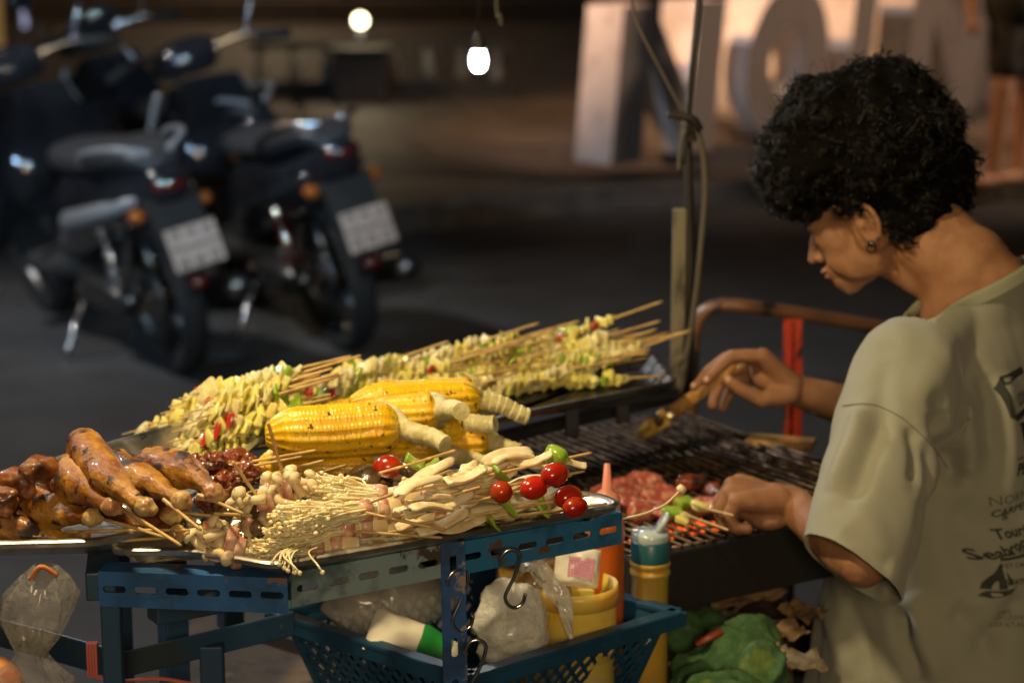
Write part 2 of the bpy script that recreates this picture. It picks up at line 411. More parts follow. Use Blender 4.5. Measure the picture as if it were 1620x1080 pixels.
# passer-by at the right picture edge
q0 = G(1578, 292, .12); wk_ = tag(empty('person', q0), 'passer-by with bare legs and dark shorts at the right edge of the picture', 'person')
mb = MB()
for sx_, yy in ((-.02, 0), (.13, .12)):
    a = q0 + V((sx_, yy, .07)); k_ = a + V((.02, -.02, .42)); h_ = a + V((-sx_ + .05 + sx_ * .6, -yy + .05 + yy * .6, .84))
    mb.cap(a, k_, .036, .055, 16); mb.cap(k_, h_, .056, .080, 16); mb.ell(a + V((-.05, -.03, -.045)), (.11, .04, .028), Matrix.Rotation(.5, 3, 'Z'), 16, 10)
hb0 = q0 + V((.05, .05, .92)); mb.cap(hb0, hb0 + V((0, 0, .48)), .13, .16, 20); mb.cap(hb0 + V((0, 0, .5)), hb0 + V((0, -.02, .64)), .06, .055, 16); mb.ell(hb0 + V((-.01, -.02, .74)), (.085, .08, .115), None, 20, 14)
for sg in (-1, 1):
    mb.cap(hb0 + V((.19 * sg, 0, .45)), hb0 + V((.24 * sg, .02, .17)), .045, .038, 12); mb.cap(hb0 + V((.24 * sg, .02, .17)), hb0 + V((.22 * sg, -.08, -.06)), .036, .026, 12); mb.ell(hb0 + V((.22 * sg, -.10, -.12)), (.03, .04, .06), None, 12, 8)
me_ = organic(mb, .012, 5); obj_from(me_, 'body', mat('skin_far', (.42, .22, .13), .6), wk_)
mb = MB(); mb.cap(hb0 + V((0, 0, -.02)), hb0 + V((0, 0, .05)), .155, .15, 20)
for sx_, yy in ((-.02, 0), (.13, .12)):
    a = q0 + V((sx_, yy, .07)); k_ = a + V((.02, -.02, .42)); h_ = a + V((-sx_ + .05 + sx_ * .6, -yy + .05 + yy * .6, .84)); mb.cap(k_.lerp(h_, .25), h_, .09, .105, 16)
obj_from(organic(mb, .014, 5), 'shorts', M_['dark_wall'], wk_)
mb = MB(); mb.cap(hb0 + V((0, 0, .06)), hb0 + V((0, 0, .47)), .16, .175, 20)
for sg in (-1, 1): mb.cap(hb0 + V((.16 * sg, 0, .46)), hb0 + V((.225 * sg, .01, .26)), .065, .06, 14)
obj_from(organic(mb, .014, 5), 'top', M_['brown_wall'], wk_)
mb = MB(); mb.ell(hb0 + V((0, .0, .78)), (.098, .10, .11), None, 20, 14); mb.build('hair', M_['seat_vinyl'], wk_)

wl = tag(empty('added_wall_lamp', (-2.6, 23.6, 2.1)), 'small unseen lamp added to brighten the far building wall above the plaster panels', 'wall lamp')  # lamp above the frame, added to brighten the wall and ground
mb = MB(); mb.box((-2.6, 23.72, 2.3), (.12, .2, .2), None, .01); mb.build('bracket', M_['dark_steel'], wl, smooth=False)
mb = MB(); mb.ell((-2.6, 23.5, 2.3), .09, None, 16, 12); mb.build('globe', M_['globe_glass'], wl)
lamp('added_wall_light', (-2.6, 23.2, 2.25), (1, .72, .45), 120, .1)  # added warm light for the plaster panels
# ================================================================ SCOOTERS (local x = forward, z up, rear wheel contact at origin)
def scooter(loc, heading, lean, label, style=0):
    Rm = Matrix.Rotation(heading, 3, 'Z') @ Matrix.Rotation(-lean, 3, 'X')
    t = tag(empty('motor_scooter', loc, rot=Rm), label, 'scooter', 'scooters parked at the kerb')
    T = t.matrix_world
    def bld(mb, name, m, par=t, **k):
        inv = mb.mesh(name, m, k.get('smooth', True)); 
        if k.get('sharp'): inv.set_sharp_from_angle(angle=R(k['sharp']))
        return child(name, inv, par)
    wr = .285; wb = 1.24
    for x in (0, wb):
        w_ = child('wheel', MB().lathe([(.045, -.05), (.045, .05)], (0, 0, 0)).mesh('wheel', M_['grey_metal']), t)
        prof = [(wr - .065, -.03), (wr - .03, -.048), (wr - .008, -.03), (wr, 0), (wr - .008, .03), (wr - .03, .048), (wr - .065, .03)]
        Ry = Matrix.Rotation(R(90), 3, 'X')
        w_.data.transform(Matrix.Translation((x, 0, wr)) @ Ry.to_4x4())
        bld(MB().lathe(prof, (x, 0, wr), Ry, 40), 'tyre', M_['tyre'], w_)
        rm = MB(); rm.lathe([(wr - .065, -.032), (wr - .085, -.02), (wr - .085, .02), (wr - .065, .032)], (x, 0, wr), Ry, 40)
        for k in range(5):
            a = 2 * math.pi * k / 5; d = V((math.cos(a), 0, math.sin(a)))
            rm.tube([V((x, 0, wr)) + d * .03, V((x, 0, wr)) + d * (wr - .08)], [.022, .014], 6)
        rm.lathe([(.03, -.045), (.11, -.04), (.11, -.034), (.03, -.03)], (x, 0, wr), Ry, 24)
        bld(rm, 'rim', M_['grey_metal'], w_)
    # tail and body shell: loft of super-ellipses along x
    def loft(secs, n=20, p=2.6):
        b = MB(); vs = []; fs = []
        for (x, z, hw, hh) in secs:
            for k in range(n):
                q = 2 * math.pi * k / n; c, s_ = math.cos(q), math.sin(q)
                vs.append((x, hw * math.copysign(abs(c) ** (2 / p), c), z + hh * math.copysign(abs(s_) ** (2 / p), s_)))
        m = len(secs)
        for i in range(m - 1):
            for k in range(n): fs.append((i * n + k, i * n + (k + 1) % n, (i + 1) * n + (k + 1) % n, (i + 1) * n + k))
        fs += [tuple(range(n))[::-1], tuple((m - 1) * n + k for k in range(n))]
        return b.add(vs, fs)
    rise = .03 if style else 0
    bld(loft([(-.36, .70 + rise * 2, .04, .035), (-.27, .69 + rise, .09, .075), (-.1, .645, .125, .115), (.15, .585, .145, .14), (.4, .53, .15, .17), (.58, .46, .13, .15), (.68, .38, .10, .10)]), 'tail_cowl', M_['black_gloss'])
    bld(loft([(-.30, .765 + rise, .05, .02), (-.2, .785 + rise, .105, .04), (0, .77, .13, .05), (.2, .735, .135, .05), (.38, .72, .13, .052), (.55, .71, .095, .045), (.63, .67, .05, .03)]), 'seat', M_['seat_vinyl'])
    bld(loft([(.5, .32, .10, .07), (.75, .28, .15, .05), (.95, .29, .16, .045), (1.06, .36, .15, .07)]), 'footboard', M_['tyre'])
    # leg shield: bent plate
    b = MB(); vs = []; fs = []; nr = 10; nc = 9
    for i in range(nr + 1):
        tt = i / nr; z = .33 + .57 * tt; x = 1.14 - .17 * tt; wd = .22 + .08 * math.sin(math.pi * min(1, tt * 1.1)) - .08 * tt * tt
        for k in range(nc + 1):
            y = (k / nc * 2 - 1); vs.append((x - .10 * y * y + .02, y * wd, z))
    for off in (0, -.022):
        n0 = len(b.v); b.v += [(p[0] + off, p[1], p[2]) for p in vs]
        for i in range(nr):
            for k in range(nc):
                a = n0 + i * (nc + 1) + k; f = (a, a + 1, a + nc + 2, a + nc + 1); b.f.append(f if off == 0 else f[::-1]); b.m.append(0)
    bld(b, 'leg_shield', M_['black_gloss'])
    for s_ in (-1, 1):
        bld(MB().tube(bez([(1.08, s_ * .20, .36), (1.04, s_ * .245, .5), (.99, s_ * .22, .72), (.96, s_ * .16, .88)], 5), .011, 8, flat=1.6), 'shield_trim', M_['silver_plastic'])
    bld(loft([(1.0, .56, .10, .12), (1.1, .6, .12, .16), (1.2, .66, .11, .15), (1.27, .70, .07, .09)]), 'front_cowl', M_['black_gloss'])
    bld(loft([(.92, .97, .09, .045), (1.0, .985, .13, .07), (1.1, .96, .12, .075), (1.16, .93, .08, .055)]), 'handlebar_cover', M_['black_gloss'])
    bld(MB().ell((1.15, 0, .93), (.035, .075, .055)), 'headlight', M_['silver_plastic'])
    hb = MB().tube(bez([(.86, -.34, 1.0), (.93, -.2, 1.02), (.98, 0, .99), (.93, .2, 1.02), (.86, .34, 1.0)], 5), .013, 8)
    hb = bld(hb, 'handlebar', M_['chrome'])
    for s_ in (-1, 1):
        bld(MB().tube([(.845, s_ * .37, .995), (.90, s_ * .25, 1.01)], .02, 8), 'grip', M_['tyre'], hb)
        mr = bld(MB().tube(bez([(.93, s_ * .22, 1.02), (.95, s_ * .27, 1.12), (.93, s_ * .30, 1.19)], 4), .007, 6), 'mirror', M_['chrome'])
        bld(MB().ell((.92, s_ * .31, 1.215), (.018, .062, .042)), 'mirror_housing', M_['black_gloss'], mr)
        bld(MB().tube([(wb, s_ * .085, wr), (1.06, s_ * .075, .62)], [.02, .024], 8), 'fork_leg', M_['grey_metal'])
        sh = bld(MB().tube([(.0, s_ * .13, wr + .02), (.06, s_ * .13, .56)], .014, 8), 'shock_absorber', M_['chrome'])
        sp_ = [V((.012 + .04 * q / 60, s_ * .13, wr + .06 + .2 * q / 60)) + V((.026 * math.cos(q * .6), .026 * math.sin(q * .6), 0)) for q in range(61)]
        bld(MB().tube(sp_, .005, 5), 'spring', M_['red_lens'] if style else M_['grey_metal'], sh)
        bld(MB().ell((-.27, s_ * .115, .615 + rise), (.045, .028, .025)), 'turn_signal', M_['amber_lens'])
        bld(MB().tube(bez([(-.30, s_ * .03, .80 + rise * 2), (-.22, s_ * .12, .83 + rise), (.0, s_ * .15, .80), (.1, s_ * .13, .74)], 4), .011, 8), 'grab_rail', M_['chrome'] if style else M_['silver_plastic'])
        bld(loft([(-.22, .655 + rise, .02, .022), (0, .62, .02, .03), (.3, .56, .02, .03), (.5, .5, .02, .02)]).v and
            MB().tube([( -.24, s_ * .095, .66 + rise), (0, s_ * .118, .60), (.32, s_ * .138, .53), (.52, s_ * .11, .47)], [.012, .034, .040, .014], 12, flat=1.0), 'side_panel', M_['silver_plastic'] if not style else M_['black_gloss'])
    bld(MB().ell((-.33, 0, .70 + rise * 2), (.035, .065, .032)), 'tail_light', M_['red_lens'])
    fen = MB(); vs = []; 
    for i in range(13):
        a = R(20 + 130 * i / 12)
        for k in range(5):
            y = (k - 2) / 2; rr = wr + .03 - .02 * y * y
            vs.append((wb + rr * math.cos(a), y * .07, wr + rr * math.sin(a)))
    fen.add(vs, [(i * 5 + k, i * 5 + k + 1, i * 5 + k + 6, i * 5 + k + 5) for i in range(12) for k in range(4)])
    bld(fen, 'front_fender', M_['black_gloss'])
    bld(MB().add([(-.30, -.09, .66), (-.30, .09, .66), (-.40, .08, .42), (-.40, -.08, .42), (-.26, -.09, .66), (-.26, .09, .66), (-.37, .08, .42), (-.37, -.08, .42)],
                 [(0, 1, 2, 3), (7, 6, 5, 4), (0, 3, 7, 4), (1, 5, 6, 2), (0, 4, 5, 1), (3, 2, 6, 7)]), 'rear_fender', M_['tyre'], smooth=False)
    # number plate, tilted with the fender
    pm = basis((.0, 1, 0), (.37, 0, .93)); pc = V((-.385, 0, .50))
    ax = V((0, 1, 0)); up = V((.30, 0, .954)).normalized(); nn = ax.cross(up).normalized()
    if nn.x > 0: nn = -nn
    rot = Matrix((ax, -nn, up)).transposed()
    pl = bld(MB().box(pc + nn * .03, (.172, .004, .135), rot, .0015), 'number_plate', M_['plate_white'], smooth=False)
    ik = MB(); seedr = random.Random(int(loc[0] * 100))
    for row, (zz, n, hh) in enumerate(((.045, 3, .034), (.0, 5, .014), (-.045, 3, .042))):
        for k in range(n):
            cx = (k - (n - 1) / 2) * (.16 / n)
            for q in range(1):
                ik.box(pc + nn * .034 + ax * (cx - .009) + up * zz, (.006, .0016, hh * (.7 + .3 * seedr.random())), rot); ik.box(pc + nn * .034 + ax * (cx + .010) + up * (zz + hh * .15 * seedr.choice((-1, 1))), (.006, .0016, hh * .6), rot)
            ik.box(pc + nn * .034 + ax * cx + up * (zz + seedr.choice((-1, 0, 1)) * hh * .4), (.022, .0016, .007), rot)
    bld(ik, 'plate_characters', M_['ink'], pl, smooth=False)
    bld(MB().tube([(-.36, 0, .37), (-.375, 0, .40)], .03, 12), 'rear_reflector', M_['red_lens'])
    ex = MB().tube(bez([(.45, -.12, .2), (.25, -.16, .19), (.12, -.17, .22), (-.28, -.17, .30)], 5), [.018] * 9 + [.05] * 6 + [.045], 14)
    bld(ex, 'exhaust', M_['grey_metal'])
    bld(MB().box((.38, 0, .27), (.34, .2, .2), None, .04), 'engine', M_['grey_metal'])
    bld(MB().tube([(.0, .10, wr), (.35, .11, .27)], [.03, .045], 10), 'swing_arm', M_['grey_metal'])
    bld(MB().tube([(.42, .14, .22), (.36, .30, .015)], .011, 8), 'side_stand', M_['chrome'])
    bld(MB().lathe([(.02, 0), (.16, 0), (.16, .015), (.02, .015)], (0, -.06, wr), Matrix.Rotation(R(90), 3, 'X'), 24), 'brake_disc', M_['grey_metal'])
    return t
HD = math.atan2(.86, -.52)
g = G(286, 588, 0); scooter((g.x, g.y, 0), HD, R(12), 'black scooter with silver side trim and tilted plate, left of the two in front', 0)
g = G(552, 552, 0); scooter((g.x, g.y, 0), HD - .05, R(12), 'black scooter with raised tail and chrome grab rail nearest the kerb patch', 1)
g = G(405, 455, 0); scooter((g.x, g.y, 0), HD + .12, R(11), 'third dark scooter mostly hidden behind the two front ones', 0)
# ================================================================ STALL CART
W = V((.845, .535, 0)); U = V((.535, -.845, 0)); ZU = V((0, 0, 1))
def slotted(mb, a, b_, h, outn, slots=None, pitch=.045, sl=.024, sh=.0075, t=.0022, flange=.03, top=True, upv=None):
    """slotted angle iron from a to b_ (upper edge), web of height h hanging down, flange going inwards"""
    a = V(a); b_ = V(b_); d = (b_ - a); L = d.length; x = d / L; up = V(upv) if upv is not None else ZU
    up = (up - x * up.dot(x)).normalized(); n = V(outn); n = (n - x * n.dot(x) - up * n.dot(up)).normalized()
    k = slots if slots else max(1, int(L / pitch)); p = L / k; N = 20
    for i in range(k):
        c = a + x * (p * (i + .5)) - up * (h / 2); ou = []; inn = []
        for j in range(N):
            q = 2 * math.pi * (j + .5) / N; cx, cz = math.cos(q), math.sin(q)
            s_ = min(p / 2 / max(abs(cx), 1e-6), h / 2 / max(abs(cz), 1e-6)); ou.append((cx * s_, cz * s_))
            inn.append((math.copysign(sl / 2 - sh / 2, cx) + cx * sh / 2, cz * sh / 2))
        cor = {}
        pts = [c + x * o[0] + up * o[1] for o in ou] + [c + x * o[0] + up * o[1] for o in inn]
        corners = [c + x * sx * p / 2 + up * sz * h / 2 for sx, sz in ((1, 1), (-1, 1), (-1, -1), (1, -1))]
        base = pts + corners; M = len(base); vs = base + [q - n * t for q in base]; fs = []
        for j in range(N):
            j2 = (j + 1) % N
            o1, o2 = ou[j], ou[j2]
            fs.append((j, j2, N + j2, N + j)); fs.append((M + j, M + N + j, M + N + j2, M + j2))
            fs.append((N + j, N + j2, M + N + j2, M + N + j))
            v1 = abs(abs(o1[0]) - p / 2) < 1e-7; v2 = abs(abs(o2[0]) - p / 2) < 1e-7
            if v1 != v2:                                  # corner between the two: fill triangle
                ci = {(True, True): 0, (False, True): 1, (False, False): 2, (True, False): 3}[((o1[0] + o2[0]) > 0, (o1[1] + o2[1]) > 0)]
                fs.append((j, j2, 2 * N + ci)); fs.append((M + j2, M + j, M + 2 * N + ci))
        mb.add(vs, fs)
    # outer edge strips and flange
    z0 = a; z1 = b_
    for s0, s1 in ((0, 1),):
        mb.add([a, b_, b_ - n * t, a - n * t], [(0, 1, 2, 3)]); mb.add([a - up * h, b_ - up * h, b_ - up * h - n * t, a - up * h - n * t], [(3, 2, 1, 0)])
        mb.add([a, a - up * h, a - up * h - n * t, a - n * t], [(0, 1, 2, 3)]); mb.add([b_, b_ - up * h, b_ - up * h - n * t, b_ - n * t], [(3, 2, 1, 0)])
    e = (-up * .0012) if top else (-up * (h - .0012))
    c = (a + b_) / 2 + e - n * (t + flange / 2)
    mb.box(c, (L, flange, t), Matrix((x, -n, up)).transposed())
    return mb
cart = tag(empty('stall_cart', (0, 2.5, 0)), 'blue slotted angle iron cart frame that carries the food trays', 'cart')
ZB = .925
F1 = G(461, 906, ZB); FP = G(700, 861, ZB); FP2 = G(724, 858, ZB); F2 = G(984, 810, ZB)
FL = G(155, 903, ZB); FL2 = G(455, 913, ZB)
slotted(MB(), F1, FP, .036, (.535, -.845, 0), slots=5).build('front_beam', M_['grey_blue_paint'], cart, smooth=False)
slotted(MB(), FP2, F2, .036, (.535, -.845, 0), slots=6).build('front_beam', M_['teal_paint'], cart, smooth=False)
slotted(MB(), FL, FL2 - V((.0, .003, 0)), .037, (-.05, -1, 0), slots=6).build('side_beam', M_['blue_paint'], cart, smooth=False)
# corner post, two faces
pb = G(738, 1180, .60); pb = V((FP.x + .028, FP.y + .0, .0))
mb = MB()
pt0 = FP + V((-.002, -.004, .003))
post_x = V((.985, .17, 0)).normalized()
slotted(mb, pt0, V((pt0.x + .012, pt0.y, .0)), .026, (.15, -1, 0), pitch=.045, sl=.022, sh=.007, flange=.022, top=False, upv=-post_x)
mb.build('post', M_['worn_post'], cart, smooth=False)
# other legs and rails
def rail(a, b_, w_, h, m, name='rail'):
    mb = MB(); a = V(a); b_ = V(b_); L = (b_ - a).length
    mb.box((a + b_) / 2, (L, w_, h), basis(b_ - a), .002); return mb.build(name, m, cart, smooth=False)
FR = G(1066, 612, .905); FD = G(330, 700, .905)
LBK = FL + V((-.06, .40, 0))
rail(V((FD.x, FD.y, .897)), V((FR.x, FR.y, .897)), .028, .012, M_['dark_steel'])
rail(G(640, 728, .86), G(1068, 626, .86), .02, .016, M_['dark_steel'])
rail(V((FL.x, FL.y + .01, .905)), V((LBK.x, LBK.y, .905)), .03, .03, M_['navy_paint'])
rail(V((LBK.x, LBK.y, .905)), V((FD.x, FD.y, .905)), .03, .03, M_['navy_paint'])
for p in (V((FD.x + .02, FD.y + .01, 0)), V((LBK.x, LBK.y, 0)), V((FL.x + .03, FL.y + .26, 0))):
    mb = MB(); mb.box((p.x, p.y, .46), (.028, .028, .92), basis(W), .002); mb.build('leg', M_['navy_paint'], cart, smooth=False)
for u, v in ((905, 690), (985, 668)):
    p = G(u, v, .86); q = p + V((0, 0, .045)); rail(p, q, .02, .014, M_['dark_steel'], 'strut')
# lower left shelf frame
C0 = G(190, 1052, .77); C1 = G(465, 985, .77); C2 = G(70, 1018, .77); C3 = G(-60, 985, .77)
rail(C0, C1, .004, .030, M_['navy_paint']); rail(C0, C2, .004, .034, M_['navy_paint']); rail(C2, C3, .004, .034, M_['navy_paint'])
rail(G(240, 968, .84), G(470, 925, .84), .03, .022, M_['navy_paint'])
rail(G(335, 1018, .77), V((G(335, 1018, .77).x, G(335, 1018, .77).y, 0)), .026, .02, M_['navy_paint'], 'leg')
rail(V((FL.x + .006, FL.y + .03, .89)), V((FL.x + .006, FL.y + .03, .0)), .02, .018, M_['navy_paint'], 'leg')
# lower shelf boards (basket, bottle and towel stand on it)
ZS = .655
mb = MB(); s0 = V((-.02, 2.16, 0))
pl = [V((-.42, 2.06, 0)), V((.20, 2.26, 0)), V((.335, 2.36, 0)), V((.356, 2.60, 0)), V((.38, 2.95, 0)), V((.60, 3.12, 0)), V((.46, 3.30, 0)), V((-.42, 2.72, 0))]
mb.prism(pl, ZS - .018, ZS); mb.build('lower_shelf', mat('shelf_board', (.10, .07, .045), .75, c2=(.05, .04, .03), scale=12, bump=.4, c3=(.16, .12, .08), scale3=9), cart, smooth=False)
for p in pl[2:4]:
    mb = MB(); mb.box((p.x - .03, p.y, ZS / 2 - .01), (.028, .028, ZS - .02), None, .002); mb.build('leg', M_['navy_paint'], cart, smooth=False)

# trays --------------------------------------------------------------
def tray(pts, depth, label, lip=.010, slope=.022, nm='serving_tray', m='steel_tray', dy=0):
    """rim outline given by world points at rim height"""
    c = sum(pts, V()) / len(pts); t = tag(empty(nm, (c.x, c.y, pts[0].z - depth)), label, 'tray')
    # round the corners
    out = []; n = len(pts)
    for i in range(n):
        a, p, q = pts[i - 1], pts[i], pts[(i + 1) % n]; r_ = .022
        e1 = p + (a - p).normalized() * r_; e2 = p + (q - p).normalized() * r_
        for k in range(6): s_ = k / 5; out.append(e1 * (1 - s_) ** 2 + p * 2 * s_ * (1 - s_) + e2 * s_ ** 2)
    N = len(out)
    def ring(off, dz):
        rr = []
        for i in range(N):
            a, p, q = out[i - 1], out[i], out[(i + 1) % N]
            tn = (q - a); tn = V((tn.x, tn.y, 0)).normalized(); inn = V((-tn.y, tn.x, 0))
            if inn.dot(c - p) < 0: inn = -inn
            wv = noise.noise(V((p.x * 9, p.y * 9, dz))) * .0015
            rr.append(p + inn * off + V((0, 0, dz + wv)))
        return rr
    R_ = [ring(-.001, -.006), ring(-.002, -.001), ring(0, .001), ring(lip * .6, .001), ring(lip, -.003), ring(lip + slope * .6, -depth * .8), ring(lip + slope, -depth)]
    low = [ring(lip + slope, -depth - .0015), ring(lip + slope * .5, -depth * .8 - .002), ring(lip - .002, -.006), ring(.001, -.0065)]
    mb = MB(); rs = R_; vs = [p for r in rs for p in r]; fs = []
    for j in range(len(rs) - 1):
        for i in range(N): fs.append((j * N + i, j * N + (i + 1) % N, (j + 1) * N + (i + 1) % N, (j + 1) * N + i))
    fs.append(tuple(((len(rs) - 1) * N + i) for i in range(N)))
    mb.add(vs, fs)
    vs = [p for r in low for p in r]; fs = [tuple(range(N))[::-1]]
    for j in range(3):
        for i in range(N): fs.append((j * N + i, j * N + (i + 1) % N, (j + 1) * N + (i + 1) % N, (j + 1) * N + i))
    mb.add(vs, fs)
    o = mb.build('tray_pan', M_[m], t, smooth=True, sharp=50); return t
ZT = .944
tray([G(168, 868, ZT), G(300, 868, ZT), G(432, 893, ZT), G(988, 797, ZT), G(948, 779, ZT), G(780, 772, ZT), G(430, 815, ZT), G(250, 822, ZT)], .018,
     'shallow steel tray along the front beams under the enoki and mushroom skewers', dy=0)
tray([G(-150, 862, .962), G(162, 853, .962), G(262, 826, .962), G(455, 655, .962), G(330, 655, .962), G(-30, 757, .962)], .022,
     'steel tray with bright rim holding the grilled drumsticks, far left')
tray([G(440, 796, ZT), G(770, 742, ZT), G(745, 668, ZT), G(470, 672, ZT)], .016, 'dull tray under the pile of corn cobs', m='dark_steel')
tray([G(560, 712, .925), G(792, 660, .925), G(1072, 604, .925), G(1035, 558, .925), G(470, 640, .925)], .016, 'dark tray under the far stack of vegetable skewers', m='grey_metal')

# hooks --------------------------------------------------------------
def hook(p, yaw, s_, label, flipz=False):
    t = empty('s_hook', p, yaw); tag(t, label, 'hook', 'steel S hooks on the blue frame')
    pts = [(-.012, 0, .010), (-.013, 0, .016), (-.008, 0, .024), (0, 0, .026), (.007, 0, .022), (.008, 0, .014), (.002, 0, -.004), (-.006, 0, -.02), (-.008, 0, -.028), (-.004, 0, -.036), (.003, 0, -.039), (.011, 0, -.034), (.014, 0, -.024)]
    mb = MB(); mb.tube([V(q) * s_ for q in bez(pts, 5)], .0021 * s_ ** .3, 10)
    me = mb.mesh('hook_wire', M_['chrome']); o = child('hook_wire', me, t); return t
hook(G(811, 880, .90) + V((0, -.012, -.014)), .2, 1.0, 'S hook hanging from the front beam slot above the white plastic bag')
hook(G(722, 935, .87) + V((0.004, -.01, 0)), .35, 1.05, 'S hook curling around the upper part of the corner post')
hook(G(757, 1045, .80) + V((0, -.04, .012)), .1, 1.0, 'lowest S hook at the foot of the corner post before the basket')
# basket -------------------------------------------------------------
bk = tag(empty('plastic_basket', (-.04, 2.40, ZS)), 'dark blue plastic basket with diamond lattice sides full of bags and tubs', 'basket')
ZR = .765
bn = G(745, 1064, ZR); bl = G(447, 968, ZR); br = G(1058, 968, ZR); bf = bl + br - bn
mbp = mat('basket_plastic', (.014, .07, .15), .38, c2=(.012, .05, .11), scale=10, bump=.15)
cc = (bn + bf) / 2
def low(p, f=.80): return V((cc.x + (p.x - cc.x) * f, cc.y + (p.y - cc.y) * f, ZS + .004))
cs = [bn, br, bf, bl]
mb = MB()
for i in range(4):
    a, c = cs[i], cs[(i + 1) % 4]; d = (c - a).normalized(); nrm = V((d.y, -d.x, 0))
    rot = basis(d)
    mb.box((a + c) / 2 + nrm * .006, ((c - a).length + .018, .020, .007), rot, .002)
    mb.box((a + c) / 2 + nrm * .014 + V((0, 0, -.008)), ((c - a).length + .03, .003, .016), rot, .001)
    mb.box((a + c) / 2 + nrm * .001 + V((0, 0, -.012)), ((c - a).length, .003, .022), rot, .001)
mb.build('rim', mbp, bk, smooth=False)
for i in range(4):
    a, c = cs[i], cs[(i + 1) % 4]; la, lc = low(a), low(c)
    def S(s_, t_): return (a * (1 - t_) + la * t_) * (1 - s_) + (c * (1 - t_) + lc * t_) * s_
    nrm = (c - a).cross(la - a).normalized(); mb = MB(); asp = (c - a).length / (ZR - ZS)
    t0, t1 = .18, .93; n = 15; H = (t1 - t0); stp = 1 / n; run = H / asp * 1.0
    def strip(s0, s1):
        # clip to 0..1 in s
        ta, tb = t0, t1
        if s0 < 0: ta = t0 + (0 - s0) / (s1 - s0) * H; s0_ = 0
        elif s0 > 1: ta = t0 + (1 - s0) / (s1 - s0) * H; s0_ = 1
        else: s0_ = s0
        if s1 < 0: tb = t0 + (0 - s0) / (s1 - s0) * H; s1_ = 0
        elif s1 > 1: tb = t0 + (1 - s0) / (s1 - s0) * H; s1_ = 1
        else: s1_ = s1
        if not (t0 <= ta <= t1 and t0 <= tb <= t1) or abs(ta - tb) < .02: return
        p, q = S(s0_, ta), S(s1_, tb); mb.box((p + q) / 2, ((q - p).length, .0046, .0022), basis(q - p, nrm))
    for k in range(-n, 2 * n):
        s_ = k * stp; strip(s_, s_ + run); strip(s_ + run, s_)
    for ta, tb in ((0, .2), (.9, 1.0)):
        v = [S(0, ta), S(1, ta), S(1, tb), S(0, tb)]; mb.add(v + [p - nrm * .0024 for p in v], [(0, 1, 2, 3), (7, 6, 5, 4), (0, 4, 5, 1), (3, 2, 6, 7)])
    for s0, s1 in ((0, .035), (.965, 1)):
        v = [S(s0, 0), S(s1, 0), S(s1, 1), S(s0, 1)]; mb.add([p + nrm * .0004 for p in v] + [p - nrm * .003 for p in v], [(0, 1, 2, 3), (7, 6, 5, 4), (1, 5, 6, 2), (0, 3, 7, 4)])
    mb.build('lattice_side', mbp, bk, smooth=False)
mb = MB(); mb.add([low(p) for p in cs], [(0, 1, 2, 3)]); mb.add([low(p) - V((0, 0, .003)) for p in cs], [(3, 2, 1, 0)]); mb.build('basket_floor', mbp, bk, smooth=False)
# contents -----------------------------------------------------------
mat('clear_film', (.55, .54, .48), .14, coat=1, spec=1, alpha=.38, bump=1, bscale=22, bdist=.01)
mat('milky_film', (.86, .88, .83), .16, c2=(.78, .80, .76), scale=12, alpha=.70, bump=1, bscale=38, bdist=.012, coat=.8)
mat('yellow_tub', (.78, .60, .13), .35, c2=(.74, .46, .05), scale=16, sss=.3, c3=(.70, .55, .25), scale3=8, thr3=(.5, .6), alpha=.92)
mat('yellow_powder', (.72, .36, .02), .8, c2=(.6, .45, .1), scale=60, bump=.6)
mat('sauce_yellow', (.52, .33, .05), .35, c2=(.42, .26, .05), scale=6, coat=.3)
mat('orange_plastic', (.50, .11, .012), .32, sss=.2)
mat('pink_plastic', (.75, .30, .22), .35, sss=.3)
mat('cap_teal', (.02, .10, .14), .35)
mat('amber_glass', (.16, .085, .015), .25, c2=(.30, .20, .06), scale=22, coat=.5)
mat('green_print', (.02, .26, .05), .4)
mat('pink_print', (.60, .16, .36), .4)
mat('white_print', (.72, .70, .62), .4)
tc_ = G(922, 934, .80); tc_ = V((tc_.x, tc_.y, 0))
tb = tag(empty('plastic_tub', (tc_.x, tc_.y, ZS + .01), 0, rot=Matrix.Rotation(-.04, 3, 'Y')), 'round translucent yellow tub smeared with orange powder, in the basket', 'tub')
T0 = MB().lathe([(.036, 0), (.038, .002), (.0435, .12), (.0435, .122), (.0475, .122), (.0475, .136), (.0465, .144), (.0455, .144), (.0445, .125), (.0375, .004), (.001, .004)], n=40)
child('tub_wall', T0.mesh('tub_wall', M_['yellow_tub']), tb)
child('seasoning_powder', MB().lathe([(.0405, .085), (.03, .092), (.015, .095), (.001, .092)], n=30, wob=lambda q, z: .1 * math.sin(3 * q)).mesh('powder', M_['yellow_powder']), tb)
# amber jar
jc = G(815, 930, .82)
aj = tag(empty('glass_jar', (jc.x + .02, jc.y + .09, ZS)), 'greasy ribbed amber jar behind the white plastic bag', 'jar')
child('jar_glass', MB().lathe([(.001, 0), (.043, 0), (.047, .01), (.047, .13), (.042, .15), (.042, .165), (.001, .165)], n=48, wob=lambda q, z: .02 * math.sin(16 * q)).mesh('jar', M_['amber_glass']), aj)
# squeeze bottle orange
sb = P(960, 800, 2.41)
sq = tag(empty('squeeze_bottle', (sb.x, sb.y, ZS)), 'orange squeeze bottle with pinkish pointed nozzle behind the tray corner', 'bottle')
child('bottle_body', MB().lathe([(.001, 0), (.020, 0), (.0215, .006), (.0215, .205), (.019, .220), (.001, .222)], n=32).mesh('b', M_['orange_plastic']), sq)
child('nozzle_cap', MB().lathe([(.016, .222), (.016, .240), (.012, .247), (.006, .252), (.0035, .282), (.001, .283)], n=24).mesh('b', M_['pink_plastic']), sq)
